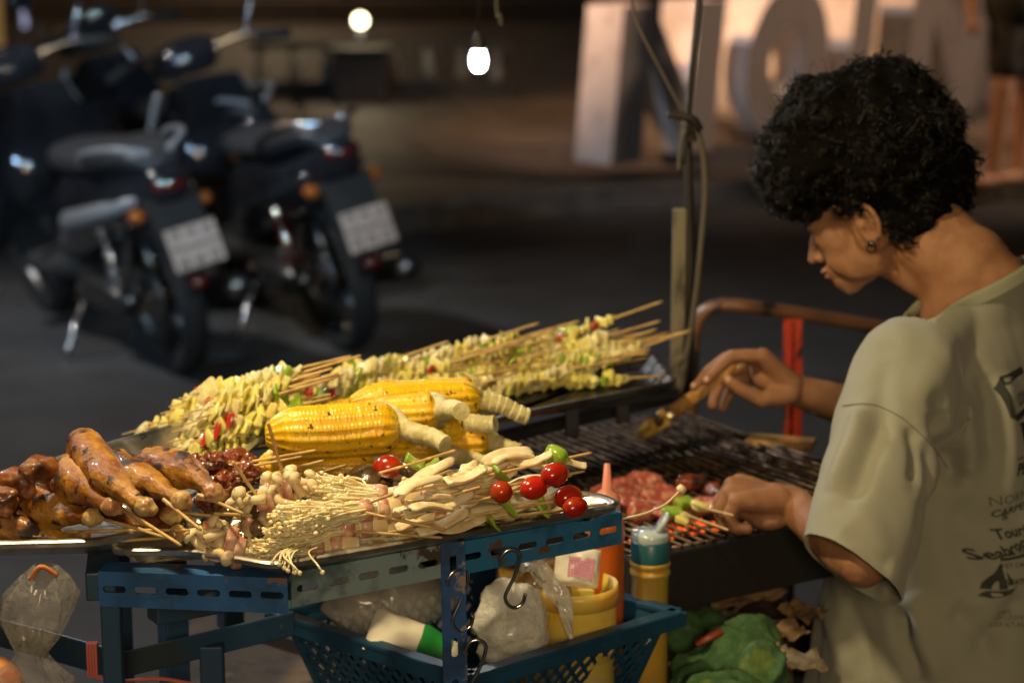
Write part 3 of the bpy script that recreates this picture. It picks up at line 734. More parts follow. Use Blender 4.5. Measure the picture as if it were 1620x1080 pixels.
# shaker bottle
sc_ = P(1029, 870, 2.435)
sk = tag(empty('shaker_bottle', (sc_.x, sc_.y, ZS)), 'yellow seasoning bottle with teal collar and open clear flip lid', 'bottle')
hb_ = sc_.z - ZS
child('bottle_body', MB().lathe([(.001, 0), (.021, 0), (.0225, .004), (.0225, hb_ - .030), (.0245, hb_ - .028), (.0245, hb_ - .024), (.0225, hb_ - .022), (.0225, hb_ - .019), (.0245, hb_ - .017), (.0245, hb_ - .013), (.0215, hb_ - .010), (.001, hb_ - .01)], n=32).mesh('b', M_['sauce_yellow']), sk)
child('collar', MB().lathe([(.0235, hb_ - .012), (.0240, hb_ + .012), (.0225, hb_ + .014), (.001, hb_ + .014)], n=32).mesh('b', M_['cap_teal']), sk)
mb = MB(); mb.lathe([(.0225, hb_ + .014), (.023, hb_ + .020), (.0215, hb_ + .024), (.001, hb_ + .025)], n=32)
mb.lathe([(.001, -.002), (.014, -.002), (.015, .001), (.014, .003), (.001, .003)], (.014, 0, hb_ + .034), Matrix.Rotation(-1.0, 3, 'Y'), 20)
child('flip_lid', mb.mesh('b', mat('lid_clear', (.45, .56, .60), .12, coat=.5)), sk)
# film bags : crumpled closed sheets
def crumple(name, c, r, m, label, seed, seg=44, rings=30, amp=.22, fr=18, cat='bag', squash=None, par=None):
    mb = MB(); c = V(c)
    mb.ell((0, 0, 0), r, None, seg, rings); vs = []
    for p in mb.v:
        p = V(p); q = p * fr + V((seed, 0, seed))
        q = q + noise.noise_vector(q * .7) * .8; n1 = .9 - abs(noise.noise(q)) * 1.6 - abs(noise.noise(q * 2.3)) * .8 - abs(noise.noise(q * 5)) * .3
        f = 1 + amp * (n1 - .15) * 1.6; p = V((p.x * f, p.y * f, p.z * f))
        if squash: p = squash(p)
        vs.append(tuple(p + c))
    mb.v = vs
    if par is not None: return mb.build(name, m, par, smooth=True)
    t = tag(empty(name, c), label, cat); mb.build('film', m, t, smooth=True); return t
wb_c = P(808, 990, 2.32)
wbag = crumple('plastic_bag', wb_c, (.041, .038, .052), M_['milky_film'], 'milky white crumpled plastic bag in the basket beside the yellow tub', 3.1, amp=.17, fr=18)
mb = MB(); q0 = P(820, 925, 2.30)
vs = []
for i in range(15):
    for j in range(9):
        a = i / 14; b2 = j / 8; p = q0 + V((.0 + .062 * a, -.02 * a + .01 * b2, .028 - .07 * a * a + .035 * (b2 - .5) * (.4 + a)))
        p += V((0, 0, 1)) * noise.noise(V((a * 5, b2 * 4, 2))) * .012 + V((0, 1, 0)) * noise.noise(V((a * 7, b2 * 5, 9))) * .015; vs.append(p)
mb.add(vs, [(i * 9 + j, i * 9 + j + 1, i * 9 + j + 10, i * 9 + j + 9) for i in range(14) for j in range(8)])
mb.build('loose_flap', M_['milky_film'], wbag)
crumple('plastic_pouch', P(615, 950, 2.37), (.075, .04, .045), M_['clear_film'], 'clear shiny plastic bag at the left end of the basket', 8.3, amp=.16, fr=13)
pk = tag(empty('food_packet', P(655, 1022, 2.30)), 'white packet with a wide green stripe lying in the basket', 'packet')
def sheetpad(c, x, y, z, L, Wd, th, nm, m, par, s0=0, s1=1, lift=0, seed=0):
    mb = MB(); n = 18; mrow = 12; vs = []
    for side in (1, -1):
        for i in range(n + 1):
            for j in range(mrow + 1):
                a = (s0 + (s1 - s0) * i / n) - .5; b2 = j / mrow - .5
                h = th * (max(0, 1 - (2 * a) ** 4) * max(0, 1 - (2 * b2) ** 4)) ** .5 * side + lift * side
                h += noise.noise(V((a * 4 + seed, b2 * 4, 3))) * th * .5
                vs.append(V(c) + x * (a * L) + y * (b2 * Wd) + z * h)
    K = (n + 1) * (mrow + 1)
    for s_ in range(2):
        mb.add(vs[s_ * K:(s_ + 1) * K], [(i * (mrow + 1) + j, i * (mrow + 1) + j + 1, (i + 1) * (mrow + 1) + j + 1, (i + 1) * (mrow + 1) + j) for i in range(n) for j in range(mrow)])
    return mb.build(nm, m, par)
Rk = Matrix.Rotation(.45, 3, 'Y') @ Matrix.Rotation(.5, 3, 'X')
cpk = P(655, 1022, 2.30)
sheetpad(cpk, Rk.col[0], Rk.col[1], Rk.col[2], .11, .07, .012, 'packet_wrap', M_['white_print'], pk)
sheetpad(cpk, Rk.col[0], Rk.col[1], Rk.col[2], .11, .07, .012, 'green_stripe', M_['green_print'], pk, .52, .86, .0008)
pp = tag(empty('printed_packet', P(913, 897, 2.36)), 'small clear packet with pink checkered print beside the orange bottle', 'packet')
Rp = Matrix.Rotation(.1, 3, 'Y') @ Matrix.Rotation(1.2, 3, 'X'); cp = P(913, 897, 2.36)
sheetpad(cp, Rp.col[0], Rp.col[1], Rp.col[2], .052, .045, .008, 'packet_wrap', M_['white_print'], pp, seed=4)
mb = MB()
for i in range(9):
    for j in range(7):
        mb.box(cp + Rp.col[0] * ((i - 4) * .0034 + .004) + Rp.col[1] * ((j - 3) * .0034) + Rp.col[2] * .0088, (.0026, .0026, .0006), Rp)
mb.build('checker_print', M_['pink_print'], pp, smooth=False)
# hanging clear bag with orange, left
hbg = tag(empty('hanging_bag', P(50, 900, 2.02)), 'knotted clear plastic bag with orange contents hanging below the left tray', 'bag')
mat('hang_film', (.55, .52, .46), .10, alpha=.26, bump=1, bscale=60, bdist=.01, coat=1, spec=1)
mb = MB(); vs = []; n = 72; zs = [0, .012, .03, .052, .075, .092, .104, .118, .14, .17, .20]; rs = [.010, .02, .032, .034, .024, .012, .02, .036, .044, .046, .040]
c0 = P(72, 893, 2.0)
for i, (z, r_) in enumerate(zip(zs, rs)):
    for k in range(n):
        q = 2 * math.pi * k / n; f = 1 + .34 * noise.noise(V((math.cos(q) * 2, math.sin(q) * 2, z * 25))) + .13 * abs(math.sin(q * 6 + z * 30)) + .10 * noise.noise(V((math.cos(q) * 7, math.sin(q) * 7, z * 90)))
        vs.append(c0 + V((r_ * f * math.cos(q) - .20 * z, r_ * .7 * f * math.sin(q), -z)))
mb.add(vs, [(i * n + k, i * n + (k + 1) % n, (i + 1) * n + (k + 1) % n, (i + 1) * n + k) for i in range(len(zs) - 1) for k in range(n)])
mb.build('film', M_['hang_film'], hbg)
mb = MB(); mb.ell(P(-4, 1080, 2.03), (.026, .02, .028)); o_ = mb.build('orange_contents', mat('orange_food', (.55, .09, .01), .5, c2=(.5, .2, .05), scale=40), hbg)
mb = MB(); mb.tube(bez([c0 + V((-.012, -.01, -.012)), c0 + V((-.002, -.012, .002)), c0 + V((.012, -.008, -.008))], 5), .005, 8, flat=.5); mb.build('orange_tie', MATS['orange_food'], hbg)
# pink raffia on the lower rail
rf = tag(empty('plastic_string', C0), 'pink plastic string tied round the lower blue rail', 'string')
mb = MB(); c = G(150, 1040, .77)
for k in range(4): mb.box(c + V((-.006 + .003 * k, -.004, 0)), (.0026, .010, .038), None)
mb.tube(bez([c + V((.0, -.008, -.018)), c + V((.03, -.012, -.022)), c + V((.07, -.01, -.02)), c + V((.11, -.012, -.026))], 5), .0022, 6)
mb.build('strand', mat('pink_string', (.55, .14, .11), .5), rf, smooth=False)

# ---------------------------------------------------------------- brazier with grate
ZG = .80
A_ = G(1028, 660, ZG); WV = W; UV = U
N_ = G(1000, 885, ZG); bb = (N_ - A_).dot(UV); aa = -(N_ - A_).dot(WV)
BO = A_ + UV * bb - WV * aa; BL = aa + .06; BD = bb              # corner, length along W, depth along -U
gr = tag(empty('charcoal_grill', (BO.x, BO.y, ZG - .08)), 'sooty black charcoal grill with wire grate and glowing embers', 'grill')
rotG = Matrix((WV, -UV, ZU)).transposed()
def GP(a, d, z): return BO + WV * a - UV * d + V((0, 0, z - ZG))
mb = MB()
mb.box(GP(BL / 2, .008, ZG - .04), (BL, .014, .078), rotG, .003); mb.box(GP(BL / 2, BD - .008, ZG - .04), (BL, .014, .078), rotG, .003)
mb.box(GP(.008, BD / 2, ZG - .04), (.014, BD - .03, .078), rotG, .003); mb.box(GP(BL - .008, BD / 2, ZG - .04), (.014, BD - .03, .078), rotG, .003)
mb.box(GP(BL / 2, BD / 2, ZG - .076), (BL - .02, BD - .02, .006), rotG)
mb.build('fire_box', M_['soot'], gr, smooth=False)
mb = MB(); mb.box(GP(BL / 2 - .02, BD + .02, (ZG + ZS) / 2 - .03), (BL + .1, .004, ZG - ZS - .055), rotG); mb.build('dark_gap_sheet', M_['soot'], gr, smooth=False)  # added dark sheet, stands in for the shade under and behind the grill
for a, d in ((.03, .03), (BL - .03, .03), (.03, BD - .03), (BL - .03, BD - .03)):
    mb = MB(); mb.box(GP(a, d, (ZG - .08 + ZS) / 2), (.02, .02, ZG - .08 - ZS), rotG); mb.build('leg', M_['soot'], gr, smooth=False)
mb = MB(); rnd = random.Random(4)
nb = int(BL / .0175)
for k in range(nb + 1):
    a = .01 + (BL - .02) * k / nb; mb.tube([GP(a, .004, ZG + .004), GP(a + rnd.uniform(-.002, .002), BD / 2, ZG + .003), GP(a, BD - .004, ZG + .004)], .0025, 6)
for k in range(13):
    d = .012 + (BD - .024) * k / 12; mb.tube([GP(.004, d, ZG + .0), GP(BL - .004, d, ZG + .0)], .0024, 6)
mb.build('grate', M_['cast_iron'], gr)
mb = MB(); rnd = random.Random(5)
for k in range(230):
    a, d = rnd.uniform(.03, BL - .03), rnd.uniform(.03, BD - .03); s_ = rnd.uniform(.010, .020)
    rr = Matrix.Rotation(rnd.uniform(0, 6), 3, 'Z') @ Matrix.Rotation(rnd.uniform(0, 6), 3, 'X')
    mb.box(GP(a, d, ZG - .058 + rnd.uniform(0, .018)), (s_ * 1.5, s_, s_ * .9), rr, s_ * .2)
co = mb.build('coals', mat('charcoal', (.008, .007, .0065), .95, c2=(.022, .019, .017), scale=60, thr=(.55, .7), bump=.5), gr, smooth=False); tag(co, None, None, None, 'stuff')
mb = MB(); ec = G(1072, 834, ZG - .03)
for k in range(46):
    c = ec + WV * rnd.gauss(0, .036) - UV * rnd.gauss(0, .006) + V((0, 0, rnd.uniform(-.012, .004))); s_ = rnd.uniform(.006, .014)
    mb.box(c, (s_ * 1.6, s_, s_), Matrix.Rotation(rnd.uniform(0, 6), 3, 'Z'), s_ * .3)
em = bpy.data.materials.new('embers'); em.use_nodes = True; nt = em.node_tree; bs = nt.nodes['Principled BSDF']; bs.inputs['Base Color'].default_value = (.03, .02, .02, 1)
nz_ = nt.nodes.new('ShaderNodeTexNoise'); nz_.inputs['Scale'].default_value = 120; rp_ = nt.nodes.new('ShaderNodeValToRGB')
rp_.color_ramp.elements[0].position = .42; rp_.color_ramp.elements[0].color = (.01, 0, 0, 1); rp_.color_ramp.elements[1].position = .62; rp_.color_ramp.elements[1].color = (1, .11, .015, 1)
tcn = nt.nodes.new('ShaderNodeTexCoord'); nt.links.new(tcn.outputs['Object'], nz_.inputs[0]); nt.links.new(nz_.outputs[0], rp_.inputs[0])
nt.links.new(rp_.outputs[0], bs.inputs['Emission Color']); bs.inputs['Emission Strength'].default_value = 2.2
mb.build('glowing_embers', em, gr, smooth=False)
# scraps of foil, cardboard on the shelf by the towel
rnd = random.Random(12)
mat('foil_paper', (.30, .27, .22), .4, .3, c2=(.20, .15, .10), scale=30, bump=.8, bscale=40, bdist=.006)
mat('card', (.25, .16, .08), .8, c2=(.14, .09, .05), scale=20, bump=.4)
for k, (u, v, L, Wd, rz, m) in enumerate(((1105, 968, .05, .03, .3, 'foil_paper'), (1150, 975, .05, .04, 1.0, 'foil_paper'), (1195, 985, .06, .03, -.3, 'foil_paper'), (1235, 1000, .07, .04, .5, 'card'),
                                         (1270, 965, .05, .05, .9, 'card'), (1250, 1045, .08, .05, .2, 'foil_paper'), (1180, 945, .12, .03, .6, 'card'), (1225, 1025, .035, .03, 2.0, 'foil_paper'), (1090, 985, .04, .03, 2.6, 'card'))):
    c = G(u, v, ZS + .006 + .003 * k); Rm = Matrix.Rotation(rz, 3, 'Z') @ Matrix.Rotation(.18, 3, 'X'); t = tag(empty('paper_scrap', c), ['creased foil scrap', 'brown card scrap'][m == 'card'] + ' ' +
        ['behind the left end of the green towel', 'left of the wooden handle on the shelf', 'right above the wooden handle on the shelf', 'between towel and shirt, orange brown', 'touching the shirt, highest of the scraps', 'nearest the camera, right of the towel',
         'long and flat in the shadow under the grill', 'small and bright, at the right edge of the towel', 'between yellow bottle and towel'][k], 'scrap')
    mb = MB(); n = 10; vs = []
    for i in range(n + 1):
        for j in range(n + 1):
            a, b2 = i / n - .5, j / n - .5; vs.append(c + Rm @ V((a * L, b2 * Wd, .010 * noise.noise(V((a * 5 + k * 3, b2 * 5, 1))) + .004 * noise.noise(V((a * 14 + k, b2 * 14, 1))))))
    mb.add(vs, [(i * (n + 1) + j, i * (n + 1) + j + 1, (i + 1) * (n + 1) + j + 1, (i + 1) * (n + 1) + j) for i in range(n) for j in range(n)])
    mb.build('scrap_sheet', M_[m], t)
# green towel
tw = tag(empty('towel', G(1145, 1030, ZS)), 'rumpled fuzzy green towel on the shelf beside the yellow bottle', 'towel')
mb = MB(); ct = G(1147, 1040, ZS)
for (u, v, rx, rz) in ((1120, 1000, .030, .03), (1085, 1010, .022, .034), (1190, 1020, .04, .036), (1160, 1050, .055, .042), (1110, 1065, .04, .03), (1200, 1070, .04, .04), (1150, 1110, .06, .03)):
    c = G(u, v, ZS + rz * .35); mb.ell(c, (rx, rx * .9, rz), None, 20, 14)
me = organic(mb, .003, 22)
co_ = getco(me); no_ = getno(me); dd_ = np.array([.55 - abs(noise.noise(V(p) * 17 + noise.noise_vector(V(p) * 12) * .9)) * 2.2 + .35 - abs(noise.noise(V(p) * 38)) * .8 for p in co_], dtype=np.float32)
setco(me, co_ + no_ * (dd_ * .0085)[:, None]); roughen(me, .0014, 420, 5, 2)
obj_from(me, 'towel_cloth', mat('towel_green', (.045, .115, .045), .95, c2=(.07, .16, .06), scale=60, c3=(.13, .19, .04), scale3=20, thr3=(.56, .7), bump=1, bscale=420), tw)
wk = tag(empty('wooden_spatula', G(1115, 1005, ZS + .05)), 'reddish wooden spatula lying across the green towel', 'handle')
mb = MB(); mb.tube([G(1100, 1018, ZS + .045), G(1142, 998, ZS + .058)], [.007, .008], 10, flat=.6); mb.build('handle_wood', mat('red_wood', (.20, .045, .02), .5), wk)

# ---------------------------------------------------------------- canopy stakes, wires, bulb, red rail
st = tag(empty('tent_pole', P(1085, 600, 3.08)), 'thin dark pole with weathered board lashed to the far corner of the cart', 'pole')
mb = MB(); mb.box((P(1074, 330, 3.1) + P(1072, 640, 3.1)) / 2, (.020, .012, (P(1074, 330, 3.1) - P(1072, 640, 3.1)).length), basis(V((1, 0, 0))), .002); mb.build('board', M_['weathered_wood'], st, smooth=False)
mb = MB(); mb.tube([P(1088, -60, 3.1) * 1 + V((.02, 0, 0)), P(1088, 185, 3.1), P(1091, 420, 3.1), P(1087, 640, 3.1)], [.0035, .005, .009, .009], 8); mb.build('stake', M_['cable_black'], st)
for nm, pts, r_, m in (('cord', [P(990, -40, 3.06), P(1010, 40, 3.06), P(1050, 120, 3.06), P(1085, 186, 3.06)], .0022, 'rope'),
                       ('cable', [P(1112, -40, 3.05), P(1104, 40, 3.05), P(1092, 130, 3.05), P(1088, 200, 3.05), P(1080, 260, 3.05)], .0035, 'cable_black'),
                       ('cable', [P(1086, 190, 3.04), P(1106, 215, 3.04), P(1116, 290, 3.04), P(1108, 400, 3.04), P(1098, 490, 3.04), P(1076, 625, 3.04)], .0042, 'rope'),
                       ('cable', [P(1090, 195, 3.045), P(1078, 225, 3.045), P(1074, 270, 3.045)], .003, 'rope')):
    mb = MB(); mb.tube(bez(pts, 6), r_, 8); mb.build(nm, M_[m], st)
mb = MB(); mb.tube(bez([P(1056, 181, 3.02), P(1075, 183, 3.02), P(1095, 188, 3.02), P(1106, 204, 3.03)], 5), [.0055] * 11 + [.0065] * 5, 10)
mb.build('twisted_wire', M_['cable_black'], st)
mb = MB(); cq = P(1092, 206, 3.08); mb.tube([cq + V((.0115 * math.cos(q * .6), .0115 * math.sin(q * .6), -.0005 * q + .012)) for q in range(52)], .0026, 6); mb.build('lashing', M_['rope'], st)
bp = P(757, 97, 3.4)
bu = tag(empty('light_bulb', bp), 'small glowing white bulb hanging on a thin wire above the corn', 'bulb')
mb = MB(); mb.lathe([(.001, -.018), (.007, -.0165), (.0120, -.012), (.0145, -.004), (.0148, .003), (.0130, .012), (.0110, .018), (.001, .0185)], bp, n=28)
mb.build('bulb_glass', mat('bulb_lit', (1, 1, 1), .3, emit=(.95, .97, 1), es=10), bu)
mb = MB(); mb.lathe([(.0125, .019), (.0115, .030), (.008, .040), (.003, .046), (.001, .047)], bp, n=20); mb.build('socket', M_['cable_black'], bu)
mb = MB(); mb.tube([bp + V((0, 0, .045)), bp + V((.004, 0, .20)), bp + V((.0, .0, .7))], .0022, 6); mb.build('wire', M_['cable_black'], bu)
mb = MB(); mb.tube(bez([bp + V((.028, 0, .5)), bp + V((.028, 0, .11)), bp + V((.034, 0, .075)), bp + V((.036, -.002, .058))], 4), .002, 6); mb.build('loose_wire', M_['rope'], bu)
lamp('bulb_light', bp - V((0, 0, .035)), (.93, .97, 1), 2.6, .02)
# bulb over the food, above the frame
kb = tag(empty('light_bulb', KEY), 'warm bulb over the front of the stall just above the picture', 'bulb')
mb = MB(); mb.lathe([(.001, -.03), (.02, -.022), (.028, -.002), (.024, .018), (.014, .03), (.001, .031)], KEY + V((0, 0, .04)), n=24); mb.build('bulb_glass', mat('key_lit', (1, 1, 1), .3, emit=(1, .8, .5), es=20), kb)
mb = MB(); mb.lathe([(.014, .03), (.014, .055), (.004, .065)], KEY + V((0, 0, .04)), n=20); mb.tube([KEY + V((0, 0, .1)), KEY + V((0, .02, .8))], .003, 6); mb.build('socket', M_['cable_black'], kb)
# red rail
rd = tag(empty('hand_rail', P(1250, 600, 3.35)), 'chipped red tubular handle frame beyond the grill', 'rail')
mb = MB(); Yr = 3.35
mb.tube(bez([P(1092, 690, Yr), P(1095, 560, Yr), P(1106, 505, Yr), P(1135, 484, Yr), P(1190, 486, Yr), P(1290, 500, Yr + .02), P(1460, 528, Yr + .05), P(1640, 545, Yr + .08)], 8), .0115, 14)
mb.build('bent_tube', mat('worn_red', (.17, .08, .045), .4, c2=(.50, .07, .03), scale=9, thr=(.58, .62), c3=(.02, .018, .016), scale3=17, thr3=(.52, .6), rough3=.6, spec=.8), rd)
mb = MB(); a, c = P(1259, 505, Yr + .005), P(1250, 695, Yr + .005); mb.box((a + c) / 2, (.030, .006, (a - c).length), basis(V((1, 0, .03))), .001)
mb.box(P(1247, 600, Yr), (.004, .02, (a - c).length), None); mb.build('flat_bar', M_['red_paint'], rd, smooth=False)
mb = MB(); a = P(1252, 695, Yr); mb.tube([a, V((a.x, a.y, 0))], .012, 10); a = P(1092, 690, Yr); mb.tube([a, V((a.x, a.y, 0))], .0115, 10); mb.build('leg', M_['dark_steel'], rd)
wdn = tag(empty('wooden_board', G(1235, 698, .80)), 'small wooden board edge just behind the grill', 'board')
mb = MB(); mb.box(P(1235, 700, 3.02), (.10, .05, .012), Matrix.Rotation(-.3, 3, 'Z'), .004); mb.build('board_wood', M_['wood_handle'], wdn, smooth=False)
# ================================================================ FOOD
mat('corn', (.82, .55, .015), .36, c2=(.78, .44, .010), scale=26, thr=(.4, .65), sss=.25, sssr=(.003,), coat=.35, c3=(.07, .03, .008), scale3=95, thr3=(.60, .65), rough3=.6, rand=.05)
mat('husk', (.70, .64, .38), .6, c2=(.52, .47, .22), scale=60, sss=.3, sssr=(.004,), bump=.5, bscale=160, stretch=(1, 1, 1))
mat('chicken', (.47, .235, .034), .36, c2=(.22, .072, .006), scale=26, thr=(.42, .62), sss=.06, sssr=(.003,), coat=.18, c3=(.022, .010, .005), scale3=48, thr3=(.545, .60), rough3=.5, bump=1, bscale=190, bdist=.0022, rnoise=.0, rand=.10)
mat('chicken_dark', (.22, .075, .016), .42, c2=(.09, .024, .007), scale=30, sss=.2, sssr=(.005,), coat=.8, c3=(.02, .01, .006), scale3=40, thr3=(.6, .66), bump=.8, bscale=120, bdist=.002)
mat('bone_end', (.52, .36, .15), .35, c2=(.36, .17, .07), scale=60, sss=.4, sssr=(.005,), coat=.5)
mat('pale_veg', (.84, .74, .24), .35, c2=(.70, .66, .18), scale=40, sss=.35, sssr=(.006,), rand=.14, coat=.25)
mat('white_veg', (.84, .78, .44), .40, c2=(.66, .60, .32), scale=40, sss=.3, sssr=(.006,), rand=.12, coat=.1)
mat('green_pepper', (.24, .40, .03), .22, c2=(.36, .50, .06), scale=30, sss=.25, sssr=(.005,), coat=.4, rand=.2)
mat('tomato', (.42, .016, .008), .2, c2=(.50, .05, .01), scale=40, sss=.15, sssr=(.004,), coat=.4, rand=.25, bump=.3, bscale=90)
mat('red_pepper', (.42, .03, .015), .2, coat=.5)
mat('mushroom_flesh', (.74, .62, .38), .45, c2=(.64, .50, .28), scale=50, sss=.35, sssr=(.005,), rand=.08)
mat('mushroom_cap', (.60, .50, .33), .4, c2=(.34, .25, .15), scale=40, sss=.25, sssr=(.004,), rand=.15)
mat('mushroom_dark', (.055, .035, .02), .18, c2=(.14, .085, .045), scale=28, coat=.7, bump=.5, bscale=80)
mat('enoki_mat', (.92, .79, .50), .36, c2=(.86, .70, .40), scale=60, sss=.4, sssr=(.005,), coat=.2)
mat('oyster_mat', (.82, .73, .50), .42, c2=(.72, .58, .33), scale=60, sss=.35, sssr=(.006,), rand=.08, bump=.5, bscale=90, stretch=(1, 1, 1))
mat('bacon', (.56, .24, .17), .3, c2=(.70, .48, .36), scale=90, thr=(.4, .6), sss=.35, sssr=(.004,), coat=.35)
mat('raw_meat', (.42, .10, .075), .22, c2=(.60, .30, .22), scale=70, thr=(.45, .6), sss=.4, sssr=(.006,), coat=.6, bump=.7, bscale=70)
mat('grilled_meat', (.24, .055, .02), .2, c2=(.10, .022, .012), scale=44, coat=.9, c3=(.015, .010, .008), scale3=36, thr3=(.58, .64), bump=.9, bscale=110, bdist=.003)

def root(name, loc, x, up, label, cat, group=None):
    Rm = basis(x, up); return tag(empty(name, loc, rot=Rm), label, cat, group)
# ---- corn
def corn_mesh(L=.150, rad=.0235, seed=0):
    rows, ker = 15, 34; kr, kc = 4, 4; vs = []; nr = ker * kr + 1; ncirc = rows * kc
    for i in range(nr):
        t = i / (nr - 1); x = L * t
        prof = (1 - (1 - min(t / .30, 1)) ** 2.4 * .62) * (1 - max(0, (t - .86) / .14) ** 2.2 * .45)
        for k in range(ncirc):
            fr = (k / kc) % 1; fy = abs(math.sin(math.pi * fr)) ** .5; fx = abs(math.sin(math.pi * (t * ker + .5 * ((k // kc) % 2)))) ** .45
            q = 2 * math.pi * k / ncirc + .05 * math.sin(6 * t + seed) + .02 * noise.noise(V((t * 12, k // kc, seed)))
            kk = noise.noise(V((t * ker // 1 * 3.1, (k // kc) * 7.7, seed))) * .0007
            r_ = rad * prof * (1 + .02 * noise.noise(V((t * 5, q, seed)))) - .0021 + .0024 * (.78 + .22 * fx) * fy + kk
            vs.append((x, r_ * math.cos(q), r_ * math.sin(q)))
    fs = [(i * ncirc + k, i * ncirc + (k + 1) % ncirc, (i + 1) * ncirc + (k + 1) % ncirc, (i + 1) * ncirc + k) for i in range(nr - 1) for k in range(ncirc)]
    fs += [tuple(range(ncirc))[::-1], tuple((nr - 1) * ncirc + k for k in range(ncirc))]
    return MB().add(vs, fs).mesh('kernels', M_['corn'])
corn_me = [corn_mesh(seed=s_) for s_ in (1, 5, 9)]
def stalk_mesh(L, r0=.0115, seed=0):
    pts = []; rs = []; n = 60
    for i in range(n + 1):
        t = i / n; pts.append((L * t, .004 * math.sin(t * 2 + seed), -.004 * t * t + .001 * math.sin(t * 9 + seed)))
        saw = ((t * 8.5 + .3 * noise.noise(V((t * 6, seed, 0)))) % 1)
        rs.append((.019 - .034 * t if t < .22 else r0) * (1 - .16 * t) + .0015 * (1 - saw) - .0004)
    mb = MB().tube(pts, rs, 18)
    rnd = random.Random(seed)
    for k in range(10):                                   # ragged husk fibres at the cob
        q = 2 * math.pi * k / 10 + rnd.uniform(-.2, .2); d = V((0, math.cos(q), math.sin(q)))
        mb.tube([V((.012, 0, 0)) + d * .014, V((0, 0, 0)) + d * .021, V((-.012 - rnd.uniform(0, .006), 0, 0)) + d * .0235], [.003, .0042, .001], 6, flat=.35)
    me = mb.mesh('stalk', M_['husk']); me.set_sharp_from_angle(angle=R(42)); return me
def corn(tip, base, stalk_end, k, label, rs=1):
    tip, base, stalk_end = V(tip), V(base), V(stalk_end); d = base - tip; L = d.length
    t = root('corn_cob', tip, d, (0, 0, 1), label, 'corn', 'grilled corn cobs in the middle of the stall'); 
    c = child('kernels', corn_me[k % 3], t); c.scale = (L / .150, rs, rs); c.rotation_euler = (k * 1.3, 0, 0)
    sd = stalk_end - base; s_ = child('stalk', stalk_mesh(sd.length + .012, seed=k), t)
    Mr = basis(sd, (0, 0, 1)); s_.matrix_local = Matrix.Translation(t.matrix_world.inverted() @ (base - sd.normalized() * .012)) @ (t.matrix_world.to_3x3().inverted() @ Mr).to_4x4()
    return t
Z1 = .944 - .016 + .002
corn(G(408, 742, Z1 + .028), G(592, 738, Z1 + .03), G(625, 742, Z1 + .016), 0, 'lowest corn cob at the front, its right end behind the dark mushrooms', 1.22)
corn(G(420, 688, Z1 + .076), G(628, 676, Z1 + .078), P(704, 697, G(640, 680, Z1 + .075).y - .045), 1, 'big charred corn cob lying on top at the front with wrapped stalk', 1.30)
corn(G(585, 663, Z1 + .075), G(690, 650, Z1 + .083), P(733, 643, G(690, 650, Z1 + .083).y - .085), 2, 'corn cob whose pale stalk points up towards the viewer', 1.02)
corn(G(555, 640, Z1 + .085), G(756, 628, Z1 + .082), P(836, 652, G(780, 632, Z1 + .07).y - .03), 3, 'furthest corn cob on top of the heap with the longest stalk', 1.05)
corn(G(600, 690, Z1 + .05), G(728, 668, Z1 + .055), P(784, 665, G(740, 668, Z1 + .055).y - .02), 4, 'corn cob in the middle of the heap with a short stalk to the right', 1.05)
corn(G(640, 705, Z1 + .028), G(772, 696, Z1 + .032), P(820, 712, G(790, 700, Z1 + .03).y - .02), 5, 'rightmost low corn cob beneath the long stalk', 1.12)
corn(G(560, 716, Z1 + .028), G(690, 712, Z1 + .028), P(765, 732, G(700, 715, Z1 + .025).y - .03), 6, 'low corn cob half hidden behind the green pepper piece', 1.0)
corn(G(500, 668, Z1 + .03), G(650, 650, Z1 + .03), G(690, 648, Z1 + .03), 7, 'bottom corn cob at the back, hidden under the others', 1.05)

# ---- drumsticks
def drum_mesh(seed, L=.125, R0=.031, m='chicken'):
    rnd = random.Random(seed); n = 40; seg = 32; vs = []
    K = [(0, .15), (.03, .62), (.10, .90), (.22, 1.04), (.38, 1.08), (.54, .95), (.68, .68), (.80, .46), (.89, .40), (.95, .45), (.985, .36), (1, .1)]
    def pr(t):
        for (a, ra), (b, rb) in zip(K, K[1:]):
            if t <= b: s_ = (t - a) / (b - a); s_ = s_ * s_ * (3 - 2 * s_); return ra + (rb - ra) * s_
        return .1
    for i in range(n + 1):
        t = i / n; r_ = pr(t) * R0; cy, cz = .010 * math.sin(t * 2.6 + seed) * L / .12, .007 * math.sin(t * 3 + seed * 2)
        for k in range(seg):
            q = 2 * math.pi * k / seg
            f = 1 + .10 * noise.noise(V((math.cos(q) * 1.5 + seed, math.sin(q) * 1.5, t * 4))) + .05 * noise.noise(V((math.cos(q) * 4, math.sin(q) * 4 + seed, t * 12))) + .05 * math.cos(2 * q + seed) * (t < .6)
            wr = .02 * abs(math.sin(t * 46 + 2 * math.sin(q * 2 + seed))) * (t > .5)
            vs.append((L * t, cy + r_ * (f + wr) * math.cos(q), cz + r_ * (f + wr) * math.sin(q) * .92))
    fs = [(i * seg + k, i * seg + (k + 1) % seg, (i + 1) * seg + (k + 1) % seg, (i + 1) * seg + k) for i in range(n) for k in range(seg)]
    fs += [tuple(range(seg))[::-1], tuple(n * seg + k for k in range(seg))]
    mb = MB().add(vs, fs); me = mb.mesh('meat', M_[m]); roughen(me, .0017, 48, seed, 3); roughen(me, .0012, 150, seed + 3, 3); return me
def stick_mesh(L, r_=.0016, seed=0, m='bamboo'):
    return MB().tube([(0, 0, 0), (L * .5, .001 * math.sin(seed), .0006), (L - .006, 0, 0), (L, 0, 0)], [r_, r_, r_ * .9, r_ * .7], 8).mesh('stick', M_[m])
